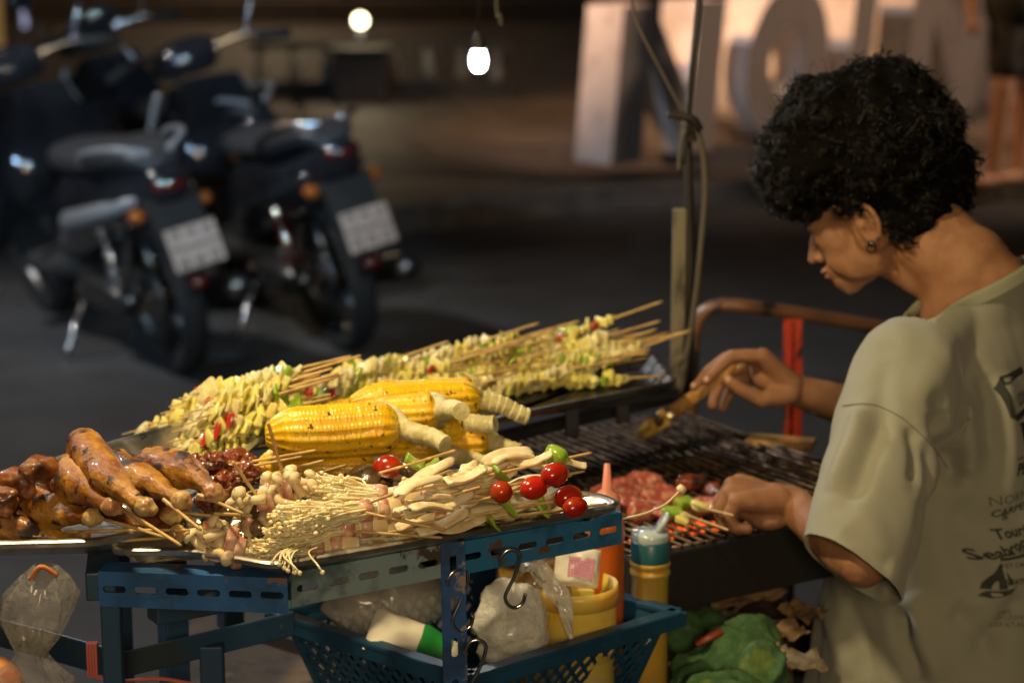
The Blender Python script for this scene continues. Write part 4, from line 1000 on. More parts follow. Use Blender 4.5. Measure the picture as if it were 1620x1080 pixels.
def drum(a, b_, k, label, R0=.030, stick=None, m='chicken'):
    a, b_ = V(a), V(b_); d = b_ - a
    t = root('chicken_drumstick', a, d, (0, 0, 1), label, 'drumstick', 'grilled chicken drumsticks in the left tray')
    child('meat', drum_mesh(k, d.length, R0, m), t)
    mb = MB(); L = d.length
    mb.ell((L * .965, .010 * math.sin(2.5 + k) * L / .12, .007 * math.sin(2.9 + k * 2)), (.009, .0108, .0100), None, 16, 10)
    mb.ell((L * .985, .010 * math.sin(2.5 + k) * L / .12 + .006, .007 * math.sin(2.9 + k * 2) - .003), (.006, .006, .006), None, 12, 8)
    me = organic(mb, .0012, 2); roughen(me, .0012, 150, k, 2); me.materials.clear(); me.materials.append(M_['bone_end']); child('bone_end', me, t)
    if stick is not None:
        s0 = V(b_) - d.normalized() * .02; sd = V(stick) - s0; s_ = child('skewer_stick', stick_mesh(sd.length, .0019, k), t)
        s_.matrix_local = Matrix.Translation(t.matrix_world.inverted() @ s0) @ (t.matrix_world.to_3x3().inverted() @ basis(sd)).to_4x4()
ZD = .945
drum(G(-50, 838, ZD + .016), G(138, 842, ZD + .014), 1, 'lowest drumstick lying along the rim of the left tray', .0175, G(300, 838, ZD + .020))
drum(G(14, 776, ZD + .044), G(162, 822, ZD + .034), 2, 'glazed drumstick with a large black char mark on its side', .0215, G(262, 850, ZD + .026))
drum(G(96, 742, ZD + .062), G(192, 806, ZD + .052), 3, 'plump pale drumstick in the middle of the heap', .0235, G(286, 862, ZD + .03))
drum(G(146, 700, ZD + .085), G(226, 794, ZD + .074), 4, 'topmost drumstick standing up on the heap with charred dots', .0205)
drum(G(190, 712, ZD + .072), G(268, 800, ZD + .058), 5, 'drumstick tucked right behind the topmost one', .0185, G(318, 838, ZD + .04))
drum(G(222, 722, ZD + .068), G(328, 792, ZD + .055), 6, 'rightmost drumstick with spotted pale skin beside the dark meat skewers', .020, G(385, 812, ZD + .045))
drum(G(130, 812, ZD + .022), G(285, 835, ZD + .020), 7, 'dark drumstick under the heap nearest the loose sticks', .018, None, 'chicken_dark')
drum(G(-70, 815, ZD + .030), G(70, 806, ZD + .030), 8, 'drumstick at the left picture edge behind the lowest one', .019)
drum(G(180, 760, ZD + .03), G(290, 822, ZD + .026), 9, 'drumstick buried below the two spotted ones', .019, None, 'chicken_dark')
# dark meat lumps
def lump(name, c, r, m, seed, amp=.4, fr=30, vox=None, par=None, pname='meat_chunk'):
    mb = MB(); mb.ell((0, 0, 0), r, Matrix.Rotation(seed, 3, 'Z') @ Matrix.Rotation(seed * .6, 3, 'X'), 32, 22)
    out = []
    for p in mb.v:
        p = V(p); q = p * fr + V((seed, seed * 2, 0)); f = 1 + amp * (noise.noise(q) + .5 * noise.noise(q * 2.1) + .25 * noise.noise(q * 4.3)); out.append(tuple(V(c) + p * f))
    mb.v = out; return mb.build(pname, M_[m] if isinstance(m, str) else m, par)
for k, (u, v, z, r_, lb_) in enumerate(((62, 742, .085, (.019, .015, .013), 'dark roasted meat piece on top at the back of the left tray'), (25, 765, .06, (.022, .016, .014), 'dark meat piece left of the heap under the topmost dark piece'),
                                      (95, 762, .06, (.018, .015, .014), 'dark meat piece wedged behind the pale plump drumstick'), (-5, 790, .05, (.022, .017, .015), 'dark meat piece at the left picture edge with a stick'))):
    t = tag(empty('roast_meat', G(u, v, ZD + z)), lb_, 'meat', 'dark roasted meat pieces behind the drumsticks'); lump('x', G(u, v, ZD + z), r_, 'chicken_dark', k * 1.7 + 1, .5, 42, par=t)
# glazed meat skewers behind the mushrooms
def free_stick(a, b_, par, r_=.0016, nm='skewer_stick'):
    mb = MB(); a, b_ = V(a), V(b_); mb.tube([a, a.lerp(b_, .5) + V((0, 0, -.0006)), b_.lerp(a, .02), b_], [r_ * .9, r_, r_, r_ * .7], 8); return mb.build(nm, M_['bamboo'], par)
ms = [((310, 752), (395, 728), (478, 722), .055, 'glazed dark meat skewer at the back with a charred knob'), ((325, 775), (415, 745), (512, 728), .045, 'glazed dark meat skewer in the middle of three'),
      ((335, 795), (380, 760), (548, 735), .035, 'browned meat skewer in front with the longest bare stick'), ((300, 745), (352, 735), (500, 712), .06, 'short dark meat skewer furthest left among the glazed ones')]
for k, (a, b_, c, z, lb_) in enumerate(ms):
    zz = Z1 + z; p0, p1, p2 = G(*a, zz), G(*b_, zz + .006), G(*c, zz + .012)
    t = tag(empty('meat_skewer', p0), lb_, 'skewer', 'glazed meat skewers between drumsticks and corn')
    n = 5; mb = MB()
    for i in range(n):
        c_ = p0.lerp(p1, (i + .3) / n); mb.ell(c_ + V((0, 0, .004 * (i % 2))), (.013, .012, .011), Matrix.Rotation(i * 1.1, 3, 'Y'), 20, 14)
    me = organic(mb, .0016, 1); roughen(me, .010, 60, k + 3, 4); roughen(me, .003, 220, k, 2); obj_from(me, 'meat', M_['grilled_meat' if k != 2 else 'chicken_dark'], t)
    free_stick(p0, p2, t)
# ---- generic vegetable skewers
def slab(mb, c, sx, sy, sz, rot, seed, bev=.003):
    bm = bmesh.new(); bmesh.ops.create_cube(bm, size=1)
    for q in bm.verts: q.co = V((q.co.x * sx, q.co.y * sy, q.co.z * sz))
    bmesh.ops.bevel(bm, geom=bm.edges[:], offset=bev, segments=2, affect='EDGES', profile=.6)
    bmesh.ops.subdivide_edges(bm, edges=bm.edges[:], cuts=1, use_grid_fill=True)
    bm.verts.index_update(); vs = []
    for q in bm.verts:
        f = q.co; n_ = noise.noise_vector(f * 60 + V((seed, 0, seed))) * .0035; b2 = V((0, 0, .18 * f.x * f.x / max(sx, .001) * 2)); vs.append(V(c) + rot @ (f + n_ + b2))
    mb.add(vs, [[q.index for q in f.verts] for f in bm.faces]); bm.free()
def veg_proto(kind, seed, tail=.185):
    """local: stick along +x from -.03 to .20, pieces from 0 to .12"""
    rnd = random.Random(seed); parts = []
    x = 0.0; L = rnd.uniform(.085, .11)
    while x < L:
        w_ = rnd.choice((.008, .010, .012)); kk = rnd.random()
        m = 'pale_veg' if kk < .66 else ('green_pepper' if kk < .86 else ('white_veg' if kk < .95 else 'red_pepper'))
        if kind == 1: m = 'white_veg' if kk < .6 else ('green_pepper' if kk < .72 else 'pale_veg')
        mb = MB(); rot = Matrix.Rotation(R(rnd.uniform(25, 50)), 3, 'Y') @ Matrix.Rotation(rnd.uniform(-.6, .6), 3, 'X') @ Matrix.Rotation(rnd.uniform(-.45, .45), 3, 'Z')
        slab(mb, (x, rnd.uniform(-.002, .002), rnd.uniform(-.001, .002)), w_ * .5, rnd.uniform(.018, .026), rnd.uniform(.013, .021), rot, rnd.random() * 30, .0022)
        parts.append(({'pale_veg': 'squid_slice', 'white_veg': 'tofu_slice', 'green_pepper': 'green_pepper_slice', 'red_pepper': 'sausage_slice'}[m], mb.mesh('slice', M_[m]))); x += w_ * 1.02
    st_ = MB().tube([(-.022, 0, 0), (.08, .0006, .0006), (tail - .01, 0, 0), (tail, 0, 0)], [.0010, .0018, .0018, .0015], 8).mesh('stick', M_['bamboo'])
    parts.append(('skewer_stick', st_)); return parts
protos = [veg_proto(i % 2, 20 + i, .185 if i < 9 else (.132, .140, .150, .136, .178)[i - 9]) for i in range(14)]
def veg_skewer(loc, x, roll, k, label, group):
    t = root('vegetable_skewer', loc, x, (0, 0, 1), label, 'skewer', group); t.matrix_world = t.matrix_world @ Matrix.Rotation(roll, 4, 'X')
    for nm, me in protos[k]: child(nm, me, t)
rnd = random.Random(31)
# left stack: pieces left, sticks rising to the right
rows = [(.008, 7), (.022, 7), (.036, 7), (.049, 6), (.060, 5), (.070, 3)]
for li, (z, n) in enumerate(rows):
    for i in range(n):
        f = (i + .5) / n - .5; c = G(262, 706, Z1) + (G(345, 778, Z1) - G(262, 706, Z1)) * (.5 + f * (1 - .12 * li)) * 1.0
        c = c + V((.02 + .012 * li + rnd.uniform(-.012, .012), .09 - .02 * li * 0 + .0 + rnd.uniform(-.008, .008), z))
        d = V((.90, .36 + rnd.uniform(-.16, .16), .13 + rnd.uniform(-.06, .10)))
        veg_skewer(c - V((.055, .02, .0)), d, rnd.uniform(-.9, .9), 9 + rnd.randrange(5), 'vegetable skewer stacked between the drumsticks and the corn, stick rising to the right', 'vegetable skewers stacked behind the drumsticks')
# far stack on the dark tray
base0 = G(520, 668, .915); base1 = G(985, 590, .915); dv = (base1 - base0)
nfar = 0
for li in range(5):
    n = [19, 19, 18, 14, 9][li]
    for i in range(n):
        f = (i + rnd.uniform(.2, .8)) / n; f = .02 + f * (.96 - .04 * li) + .03 * li
        c = base0 + dv * f + V((0, 0, .006 + .0115 * li)) + U * rnd.uniform(-.085 + .012 * li, .035 - .016 * li)
        if li >= 3: c += V((0, 0, .006 * math.sin(f * 14)))
        d = W + V((rnd.uniform(-.05, .12), rnd.uniform(-.30, .18), rnd.uniform(-.04, .22)))
        flip = False
        veg_skewer(c - W * .062, d if not flip else -d, rnd.uniform(-1.5, 1.5), rnd.randrange(9), 'vegetable skewer in the long far stack beside the tent pole', 'vegetable skewers in the long far stack'); nfar += 1
# ---- shiitake heap with tomato
def cap_mesh(r_, h, m, seed=0):
    return MB().lathe([(.001, h), (r_ * .35, h * .95), (r_ * .7, h * .72), (r_ * .95, h * .3), (r_, 0), (r_ * .93, -h * .10), (r_ * .5, h * .12), (.001, h * .15)], n=28, wob=lambda q, z: .06 * math.sin(3 * q + seed) + .03 * math.sin(7 * q + seed * 2)).mesh('cap', M_[m])
sm = [((577, 757), .040, .022, (.5, -.25), 'large dark shiitake cap at the left of its heap'), ((628, 760), .038, .019, (-.3, .3), 'dark shiitake slice at the front of the heap'), ((655, 742), .05, .017, (.2, .6), 'glossy dark shiitake cap under the green pepper'),
      ((600, 770), .03, .017, (-.6, .1), 'dark shiitake cap low behind the enoki heads'), ((636, 735), .055, .013, (.3, -.5), 'small shiitake cap right beside the tomato'), ((667, 758), .036, .015, (.6, .3), 'rightmost shiitake cap of the heap')]
for k, ((u, v), z, r_, (rx, ry), lb_) in enumerate(sm):
    t = empty('shiitake_mushroom', G(u, v, Z1 + z), rot=Matrix.Rotation(rx, 3, 'X') @ Matrix.Rotation(ry, 3, 'Y')); tag(t, lb_, 'mushroom', 'dark shiitake caps by the corn')
    child('cap', cap_mesh(r_, r_ * .5, 'mushroom_dark', k), t); child('stem', MB().tube([(0, 0, .002), (.001, 0, -.008)], [.004, .005], 10).mesh('s', M_['mushroom_flesh']), t)
def tomato_me(r_=.0135, L=1.25, seed=0):
    me = MB().ell((0, 0, 0), (r_ * L, r_, r_), None, 24, 16).mesh('tomato', M_['tomato']); return me
tsk = tag(empty('tomato_skewer', G(613, 738, Z1 + .066)), 'short skewer with one cherry tomato on the dark mushrooms, green pepper at its right', 'skewer')
o = child('tomato', tomato_me(.0125), tsk)
mb = MB(); slab(mb, G(655, 733, Z1 + .068), .024, .018, .008, Matrix.Rotation(.5, 3, 'Y'), 3); mb.build('green_pepper_slice', M_['green_pepper'], tsk)
mb = MB(); slab(mb, G(683, 740, Z1 + .062), .024, .018, .010, Matrix.Rotation(-.4, 3, 'Y'), 7); mb.build('green_pepper_slice', M_['green_pepper'], tsk)
free_stick(G(600, 748, Z1 + .07), G(720, 712, Z1 + .08), tsk)
# ---- bunched small mushrooms on skewers (bacon wrapped)
def small_mush(mb_cap, mb_stem, c, d, s_, seed):
    d = V(d).normalized(); Rm = basis(V((0, 0, 1)) if abs(d.z) < .9 else V((1, 0, 0)), d); z = d; x = z.orthogonal().normalized(); y = z.cross(x); M3 = Matrix((x, y, z)).transposed()
    mb_cap.lathe([(.001, .0070 * s_), (.005 * s_, .0062 * s_), (.0090 * s_, .0025 * s_), (.0098 * s_, -.001 * s_), (.0080 * s_, -.0032 * s_), (.004 * s_, -.0015 * s_), (.001, -.0015 * s_)], c, M3, 18)
    mb_stem.tube([V(c) - z * .001, V(c) - z * .014 * s_ + x * .002, V(c) - z * .030 * s_ + x * .005 * math.sin(seed)], [.0048 * s_, .0054 * s_, .0066 * s_], 10)
bsk = [((415, 795), (372, 728), .055, 'mushroom skewer with its stick leaning up to the left over the meat'), ((455, 775), (424, 668), .062, 'mushroom skewer with its stick standing almost upright before the corn'),
       ((395, 822), (236, 803), .035, 'mushroom skewer with the long stick pointing left across the drumsticks'), ((350, 850), (192, 832), .022, 'mushroom skewer at the tray rim with its stick crossing to the left'),
       ((440, 815), (338, 812), .040, 'mushroom skewer with a short thick stick end and dark cap'), ((365, 868), (185, 812), .018, 'lowest bacon and mushroom skewer by the rim'), ((325, 845), (190, 855), .012, 'skewer lying flat along the tray rim with pink bacon pieces')]
rnd = random.Random(77)
for k, (a, b_, z, lb_) in enumerate(bsk):
    c0 = G(*a, Z1 + z); tip = G(*b_, Z1 + z + (.052 if k == 1 else .03 if k == 0 else .012))
    if k == 1: tip = P(424, 668, c0.y - .02)
    if k == 0: tip = P(368, 730, c0.y - .03)
    t = tag(empty('mushroom_skewer', c0), lb_, 'skewer', 'bacon and small mushroom skewers at the tray front')
    mc, mst = MB(), MB(); ax = (tip - c0).normalized(); nm_ = 9 if k < 5 else 5
    for i in range(nm_):
        d = V((rnd.choice((-1, -1, 1)) * rnd.uniform(.4, 1), rnd.uniform(-.6, .3), rnd.uniform(-.5, 1))).normalized()
        c = c0 + V((rnd.uniform(-.020, .020), rnd.uniform(-.014, .012), rnd.uniform(-.012, .014))) + d * .013
        if i % 4 == 3 and k != 1: continue
        small_mush(mc, mst, c, d, rnd.uniform(.7, 1.0), i)
    mc.build('mushroom_caps', M_['mushroom_flesh' if k in (0, 1, 3) else 'mushroom_cap'], t); mst.build('mushroom_stems', M_['mushroom_flesh'], t)
    for i in range(2):
        mb = MB(); s_ = c0 + V((rnd.uniform(-.012, .012), -.010, rnd.uniform(-.008, .008))); dd = V((rnd.uniform(-.4, .4), -.2, 1)).normalized()
        mb.tube(bez([s_ - dd * .016 + V((0, .008, 0)), s_ - dd * .006, s_ + dd * .008, s_ + dd * .018 + V((0, .01, 0))], 5), [.006] * 16, 10, flat=.3); me_ = mb.build('bacon_wrap', M_['bacon'], t)
    if k in (2, 4):
        dk = MB(); small_mush(dk, MB(), c0 + V((-.022, -.008, .008)), V((-.8, -.5, .3)), 1.05, 1); small_mush(dk, MB(), c0 + V((.012, -.016, -.004)), V((.3, -.9, -.1)), 1.1, 1); dk.build('dark_caps', M_['mushroom_dark'], t)
    free_stick(c0 - ax * .01, tip, t, .0018)
# ---- enoki bundles
def enoki(base, head, spread, n, seed, label, wrap=True, stick=None, drop=0, baseR=.010):
    rnd = random.Random(seed); base, head = V(base), V(head); ax = head - base; L = ax.length; axn = ax.normalized(); sx = axn.cross(V((0, 0, 1))).normalized(); sz = sx.cross(axn)
    t = tag(empty('enoki_bundle', base), label, 'mushrooms', 'bacon wrapped enoki bundles at the tray front'); mb = MB(); mb2 = MB()
    for k in range(int(n * 1.5)):
        q = rnd.uniform(0, 2 * math.pi); r_ = math.sqrt(rnd.random()); lx, lz = math.cos(q) * r_, math.sin(q) * r_
        l_ = L * rnd.uniform(.62, 1.10); b0 = base + sx * (lx * baseR) + sz * (lz * baseR * .8)
        m1 = base + axn * (l_ * .35) + sx * (lx * spread * .42) + sz * (lz * spread * .34)
        e = base + axn * l_ + sx * (lx * spread) + sz * (lz * spread * .62) + V((rnd.gauss(0, .003), rnd.gauss(0, .003), rnd.gauss(0, .003) - drop * l_ * .25 * rnd.random()))
        e.z = max(e.z, Z1 + .004) if drop < 2 else e.z
        wv = V((rnd.gauss(0, .0022), rnd.gauss(0, .0022), rnd.gauss(0, .0018)))
        pts = bez([b0, m1 + wv, m1.lerp(e, .6) - wv, e], 4); w_ = rnd.uniform(.0010, .0015)
        mb.tube(pts, w_, 5); d = (pts[-1] - pts[-3]).normalized()
        hr = rnd.uniform(.0018, .0032); mb.ell(e, (hr, hr, hr * .8), None, 8, 6)
    # base block (root end) beyond the wrap
    mb2.tube([base - axn * .030, base - axn * .012, base + axn * .004], [baseR * 1.05, baseR * 1.0, baseR * .98], 16)
    mb.build('strands', M_['enoki_mat'], t); rb = mb2.mesh('root_block', M_['enoki_mat'], inv=t.matrix_world.inverted()); roughen(rb, .0025, 120, seed, 2); child('root_block', rb, t)
    if wrap:
        for off, w_ in ((.012, .016), (-.008, .012)):
            m3 = MB(); c = base + axn * off; m3.tube([c - axn * w_ * .5, c, c + axn * w_ * .5], [baseR * 1.12, baseR * 1.22, baseR * 1.12], 20); bm_ = m3.mesh('bacon', M_['bacon'], inv=t.matrix_world.inverted()); roughen(bm_, .0015, 140, seed + off, 2); child('bacon_wrap', bm_, t)
    if stick: free_stick(stick[0], stick[1], t, .0017)
    return t
zf = .944 - .018 + .002
enoki(G(565, 833, zf + .028), G(432, 846, zf + .028), .020, 170, 1, 'big enoki bundle hanging over the rim, nearest the camera', stick=(G(520, 836, zf + .03), G(700, 850, zf + .018)))
enoki(G(590, 806, zf + .045), G(455, 822, zf + .05), .022, 150, 2, 'enoki bundle stacked second from the front', stick=(G(560, 806, zf + .05), G(705, 838, zf + .03)))
enoki(G(618, 785, zf + .052), G(500, 776, zf + .06), .022, 150, 3, 'topmost enoki bundle with heads below the corn', stick=(G(585, 795, zf + .06), G(712, 744, zf + .085)))
enoki(G(640, 812, zf + .035), G(545, 800, zf + .045), .018, 90, 4, 'enoki bundle with thick pink bacon in the middle', stick=(G(600, 812, zf + .04), G(760, 770, zf + .07)))
enoki(G(520, 865, zf + .012), G(405, 868, zf + .012), .014, 90, 5, 'lowest enoki bundle flat on the tray', stick=(G(500, 862, zf + .01), G(690, 826, zf + .01)))
enoki(G(690, 800, zf + .04), G(640, 775, zf + .055), .014, 60, 6, 'small enoki bundle at the right with pale root end')
# strands drooping over the rim
rnd = random.Random(9)
SLB = ['short enoki strand drooping second from the left', 'enoki strand drooping third from the left, steep', 'enoki strand drooping in the middle of the hanging group', 'enoki strand hanging lowest beside the blue corner', 'hanging enoki strand that bends right of the lowest one', 'lone enoki strand drooping over the grey blue beam at the right', 'leftmost short enoki strand over the rim']
for k, (u, v, e, f) in enumerate(((452, 868, 442, 892), (462, 866, 450, 898), (470, 868, 456, 902), (462, 870, 466, 905), (452, 872, 474, 906), (492, 868, 510, 905), (448, 868, 431, 890))):
    t = tag(empty('enoki_strand', G(u, v, zf + .02)), SLB[k], 'mushroom', 'enoki strands drooping over the tray rim')
    a = G(u, v, zf + .022); y = a.y - .045; b2 = P(e, f, y)
    mb = MB(); mb.tube(bez([a + V((.012, .01, 0)), a + V((0, -.022, .004)), a.lerp(b2, .7) + V((0, -.012, .004)), b2], 6), .0011, 6); mb.ell(b2, .0026, None, 10, 8); mb.build('strand', M_['enoki_mat'], t)
# ---- sliced oyster mushroom skewers with tomato and pepper ends
def strip_piece(c, d, L, Wd, th, seed):
    """leaf-like slice of king oyster mushroom"""
    d = V(d).normalized(); y = V((0, 0, 1)).cross(d).normalized(); z = d.cross(y); rnd = random.Random(seed); tw_ = rnd.uniform(-.5, .5)
    mb = MB(); n = 14; m = 10; vs = []
    for i in range(n + 1):
        t = i / n; w_ = Wd * (.42 + .30 * math.sin(math.pi * min(t * 1.05, 1)) + (.45 * max(0, t - .72) * 3 if t > .72 else 0)) * (1 if 0 < i < n else .55)
        cs_, sn = math.cos(tw_ * (t - .5)), math.sin(tw_ * (t - .5))
        for k in range(m):
            q = 2 * math.pi * k / m; a = math.cos(q) * w_ * .5; b2 = math.sin(q) * th * .5 * (1 if 0 < i < n else .5) + .0022 * math.sin(a * 500 + seed)
            vs.append(V(c) + d * (L * (t - .5)) + y * (a * cs_ - b2 * sn) + z * (a * sn + b2 * cs_ + .006 * math.sin(t * 3 + seed)))
    mb.add(vs, [(i * m + k, i * m + (k + 1) % m, (i + 1) * m + (k + 1) % m, (i + 1) * m + k) for i in range(n) for k in range(m)] + [tuple(range(m))[::-1], tuple(n * m + k for k in range(m))])
    return mb
OY = [ # start px (left), end px of strips, stick tip px, z, tomato?, label
    ((655, 775), (850, 727), (936, 716), .070, None, 'topmost oyster mushroom skewer ending in a glossy green pepper'),
    ((665, 790), (800, 755), (925, 745), .058, 'r', 'oyster mushroom skewer with a tomato just left of its bare tip, second from the back'),
    ((660, 808), (790, 772), (888, 763), .050, 'rr', 'oyster mushroom skewer carrying the leftmost tomato and a second one behind'),
    ((700, 790), (850, 768), (905, 752), .038, None, 'oyster mushroom skewer buried under the topmost ones'),
    ((680, 825), (870, 785), (932, 783), .032, 't', 'oyster mushroom skewer with a tomato at the far right end over the rim'),
    ((640, 835), (790, 800), (960, 796), .024, 't2', 'oyster mushroom skewer with the lowest tomato hanging by the corner'),
    ((600, 852), (780, 818), (830, 802), .012, None, 'lowest oyster mushroom skewer along the tray rim with green pepper'),
    ((720, 830), (880, 802), (935, 800), .010, None, 'oyster mushroom skewer on the tray floor near the right corner'),
    ((700, 812), (850, 790), (900, 785), .022, None, 'oyster mushroom skewer in the middle of the fan')]
for k, (a, b_, c, z, tm, lb_) in enumerate(OY):
    p0, p1, p2 = G(*a, zf + z), G(*b_, zf + z + .004), G(*c, zf + z + .006); rnd = random.Random(50 + k)
    t = tag(empty('oyster_mushroom_skewer', p0), lb_, 'skewer', 'sliced oyster mushroom skewers fanned at the right front'); d = (p1 - p0)
    nst = 9
    for i in range(nst):
        f = (i + .4) / nst; c_ = p0.lerp(p1, f) + V((rnd.uniform(-.01, .01), rnd.uniform(-.011, .011), rnd.uniform(-.007, .009)))
        dd = d.normalized() + V((rnd.uniform(-.1, .1), rnd.uniform(-.16, .16), rnd.uniform(-.10, .12)))
        if rnd.random() < .5: dd = -dd
        strip_piece(c_, dd, rnd.uniform(.050, .080), rnd.uniform(.020, .030), rnd.uniform(.005, .0075), k * 10 + i).build('mushroom_slice', M_['oyster_mat'], t)
    free_stick(p0 - d.normalized() * .02, p2, t)
    def pep(c, s_=1, rz=0):
        mb = MB(); slab(mb, c, .022 * s_, .020 * s_, .006, Matrix.Rotation(rz, 3, 'Z') @ Matrix.Rotation(.9, 3, 'Y'), k, .002); mb.build('green_pepper_slice', M_['green_pepper'], t)
    def tom(u, v, y, r_=.0125, L=1.2):
        q = P(u, v, y); mb = MB(); mb.ell(q, (r_ * L, r_, r_), basis(d), 24, 16); mb.build('tomato', M_['tomato'], t)
    if k == 0:
        lump('x', P(880, 722, p2.y - .03), (.017, .013, .012), 'green_pepper', 2, .15, 60, par=t, pname='green_pepper_slice')
        strip_piece(P(838, 722, p2.y - .04), V((1, .2, .25)), .05, .026, .004, 3).build('mushroom_slice', M_['oyster_mat'], t); strip_piece(P(905, 730, p2.y - .03), V((1, .2, .1)), .03, .02, .005, 8).build('mushroom_slice', M_['oyster_mat'], t)
    if tm == 'r': tom(878, 750, p2.y - .05, .0125, 1.3); pep(P(790, 752, p1.y - .03), .8, .4)
    if tm == 'rr': tom(793, 778, p1.y - .045, .0118, 1.0); tom(845, 771, p2.y - .03, .0125, 1.35)
    if tm == 't': tom(899, 786, p2.y - .035, .0125, 1.3); pep(P(800, 800, p1.y - .05), 1.1, .2)
    if tm == 't2': tom(910, 802, p2.y - .06, .0110, 1.3); pep(P(850, 795, p1.y), .9, 1.1)
    if k == 6: pep(P(778, 828, p1.y - .04), .9, .6); pep(P(858, 806, p1.y), .8, .1)
# long strand sticking off the right corner
t = tag(empty('enoki_strand', G(985, 822, .95)), 'long pale enoki strand sticking out over the grill from the tray corner', 'mushroom')
mb = MB(); a = P(985, 820, 2.23); b2 = P(1078, 774, 2.28); mb.tube(bez([a, P(1020, 812, 2.24), P(1052, 798, 2.26), b2], 6), .0015, 8); mb.lathe([(.001, .005), (.005, .004), (.006, 0), (.0055, -.003), (.002, -.004)], b2, Matrix.Rotation(.7, 3, 'Y'), 14); mb.build('strand', M_['oyster_mat'], t)
# ---- food on the grill
rnd = random.Random(21)
for k, (u, v, r_, m) in enumerate(((965, 778, (.026, .02, .010), 'raw_meat'), (1000, 795, (.032, .024, .011), 'raw_meat'), (1022, 765, (.026, .018, .018), 'raw_meat'), (1045, 785, (.034, .02, .012), 'raw_meat'), (1040, 806, (.034, .02, .009), 'raw_meat'),
                                   (990, 775, (.022, .02, .012), 'raw_meat'), (1075, 795, (.028, .016, .010), 'raw_meat'), (1110, 800, (.026, .016, .010), 'raw_meat'), (1092, 762, (.024, .016, .011), 'grilled_meat'), (1130, 775, (.015, .013, .009), 'grilled_meat'), (1015, 812, (.022, .014, .008), 'raw_meat'))):
    c = G(u, v, ZG + .014); lab = ['raw meat slice at the left end of the grill row', 'raw meat slice in front of the tallest one', 'tallest folded raw meat slice on the grate', 'raw meat slice right of the tallest one', 'raw meat slice over the embers', 'raw meat slice behind the left end', 'thin raw meat slice beside the pale enoki tip',
        'raw meat slice against the left hand', 'browned glossy meat piece on the far side of the row', 'small browned meat piece just behind the hand', 'small raw slice lowest by the tray corner'][k]
    t = tag(empty('meat_slice', c), lab, 'meat', 'meat slices on the grill'); o = lump('x', c, r_, m, k * 1.3, .45, 38, par=t, pname='meat')
gs = tag(empty('vegetable_skewer', G(1100, 815, ZG + .02)), 'skewer with pale and green pieces held over the embers by the left hand', 'skewer')
for i, (u, v, m) in enumerate(((1063, 810, 'green_pepper'), (1083, 795, 'green_pepper'), (1082, 822, 'pale_veg'), (1108, 802, 'pale_veg'))):
    mb = MB(); slab(mb, G(u, v, ZG + .022), .026, .019, .010, Matrix.Rotation(.6 * i, 3, 'Z') @ Matrix.Rotation(.15, 3, 'X'), i * 3, .004); mb.build('vegetable_piece', M_[m], gs)
free_stick(G(1066, 806, ZG + .022), P(1152, 838, 2.44), gs, .0017); free_stick(G(1090, 796, ZG + .022), P(1160, 815, 2.46), gs, .0017)
# ================================================================ PERSON
mat('skin', (.335, .175, .098), .58, c2=(.27, .130, .070), scale=22, thr=(.35, .65), sss=.18, sssr=(.008,), bump=.6, bscale=380, bdist=.0010, spec=.28)
mat('shirt_cloth', (.30, .305, .245), .88, c2=(.27, .275, .22), scale=7, thr=(.3, .7), bump=.35, bscale=900, bdist=.0006, sheen=.25)
mat('shirt_rib', (.285, .30, .225), .9, bump=.6, bscale=700)
mat('print_ink', (.030, .036, .030), .7)
mat('print_faded', (.13, .13, .085), .8)
mat('hair_black', (.006, .005, .0045), .36, spec=.3, rnoise=0)
mat('hair_core', (.004, .0035, .003), .9, spec=.04)
mat('trouser_cloth', (.03, .03, .035), .9)
YT = R(40); TF = V((-math.cos(YT), math.sin(YT), 0)); TL = V((-math.sin(YT), -math.cos(YT), 0))
SL = P(1432, 585, 2.58); EL = P(1364, 893, 2.41); WL = P(1256, 800, 2.555)
TC = SL - TL * .175; TC.z = 1.0
SR = TC - TL * .175; ER = V((TC.x - .0, 2.98, .83)); WR = P(1272, 622, 2.95)
person = tag(empty('person', (TC.x, TC.y, 0)), 'person with short curly black hair and olive t-shirt bending over the grill with a brush', 'person')
b = MB()
# head ---------------------------------------------------------------
yaw, pt_ = R(19), R(27); S = .90
fh = V((-math.cos(yaw), math.sin(yaw), 0)); HL = V((-math.sin(yaw), -math.cos(yaw), 0))
HF = fh * math.cos(pt_) - ZU * math.sin(pt_); HU = fh * math.sin(pt_) + ZU * math.cos(pt_)
HM = Matrix((HF, HL, HU)).transposed(); HC = P(1366, 350, 2.73) - HL * (.076 * S)
def hp(x, y, z): return HC + HM @ (V((x, y, z)) * S)
def he(c, r, rx=0, ry=0, rz=0): b.ell(hp(*c), [k * S for k in r], HM @ Matrix.Rotation(rz, 3, 'Z') @ Matrix.Rotation(ry, 3, 'Y') @ Matrix.Rotation(rx, 3, 'X'), 24, 16)
he((-.014, 0, .045), (.098, .076, .088)); he((.045, 0, .045), (.052, .060, .055)); he((.046, 0, -.012), (.050, .055, .055))
for s_ in (-1, 1):
    he((.052, s_ * .030, -.020), (.031, .027, .030)); he((.018, s_ * .040, -.050), (.042, .022, .034), 0, .35)
    he((.080, s_ * .026, .018), (.012, .024, .010)); he((.078, s_ * .031, -.001), (.012, .014, .0095))
    he((.0955, s_ * .0115, -.029), (.0080, .0075, .0070)); he((.064, s_ * .034, -.004), (.022, .022, .026)); he((.058, s_ * .034, -.040), (.028, .020, .026)); he((.036, s_ * .038, -.060), (.036, .020, .022)); he((-.002, s_ * .060, -.022), (.030, .016, .030))
he((.050, 0, -.060), (.038, .036, .032)); he((.073, 0, -.084), (.0165, .020, .0145)); he((.078, 0, -.052), (.019, .027, .021))
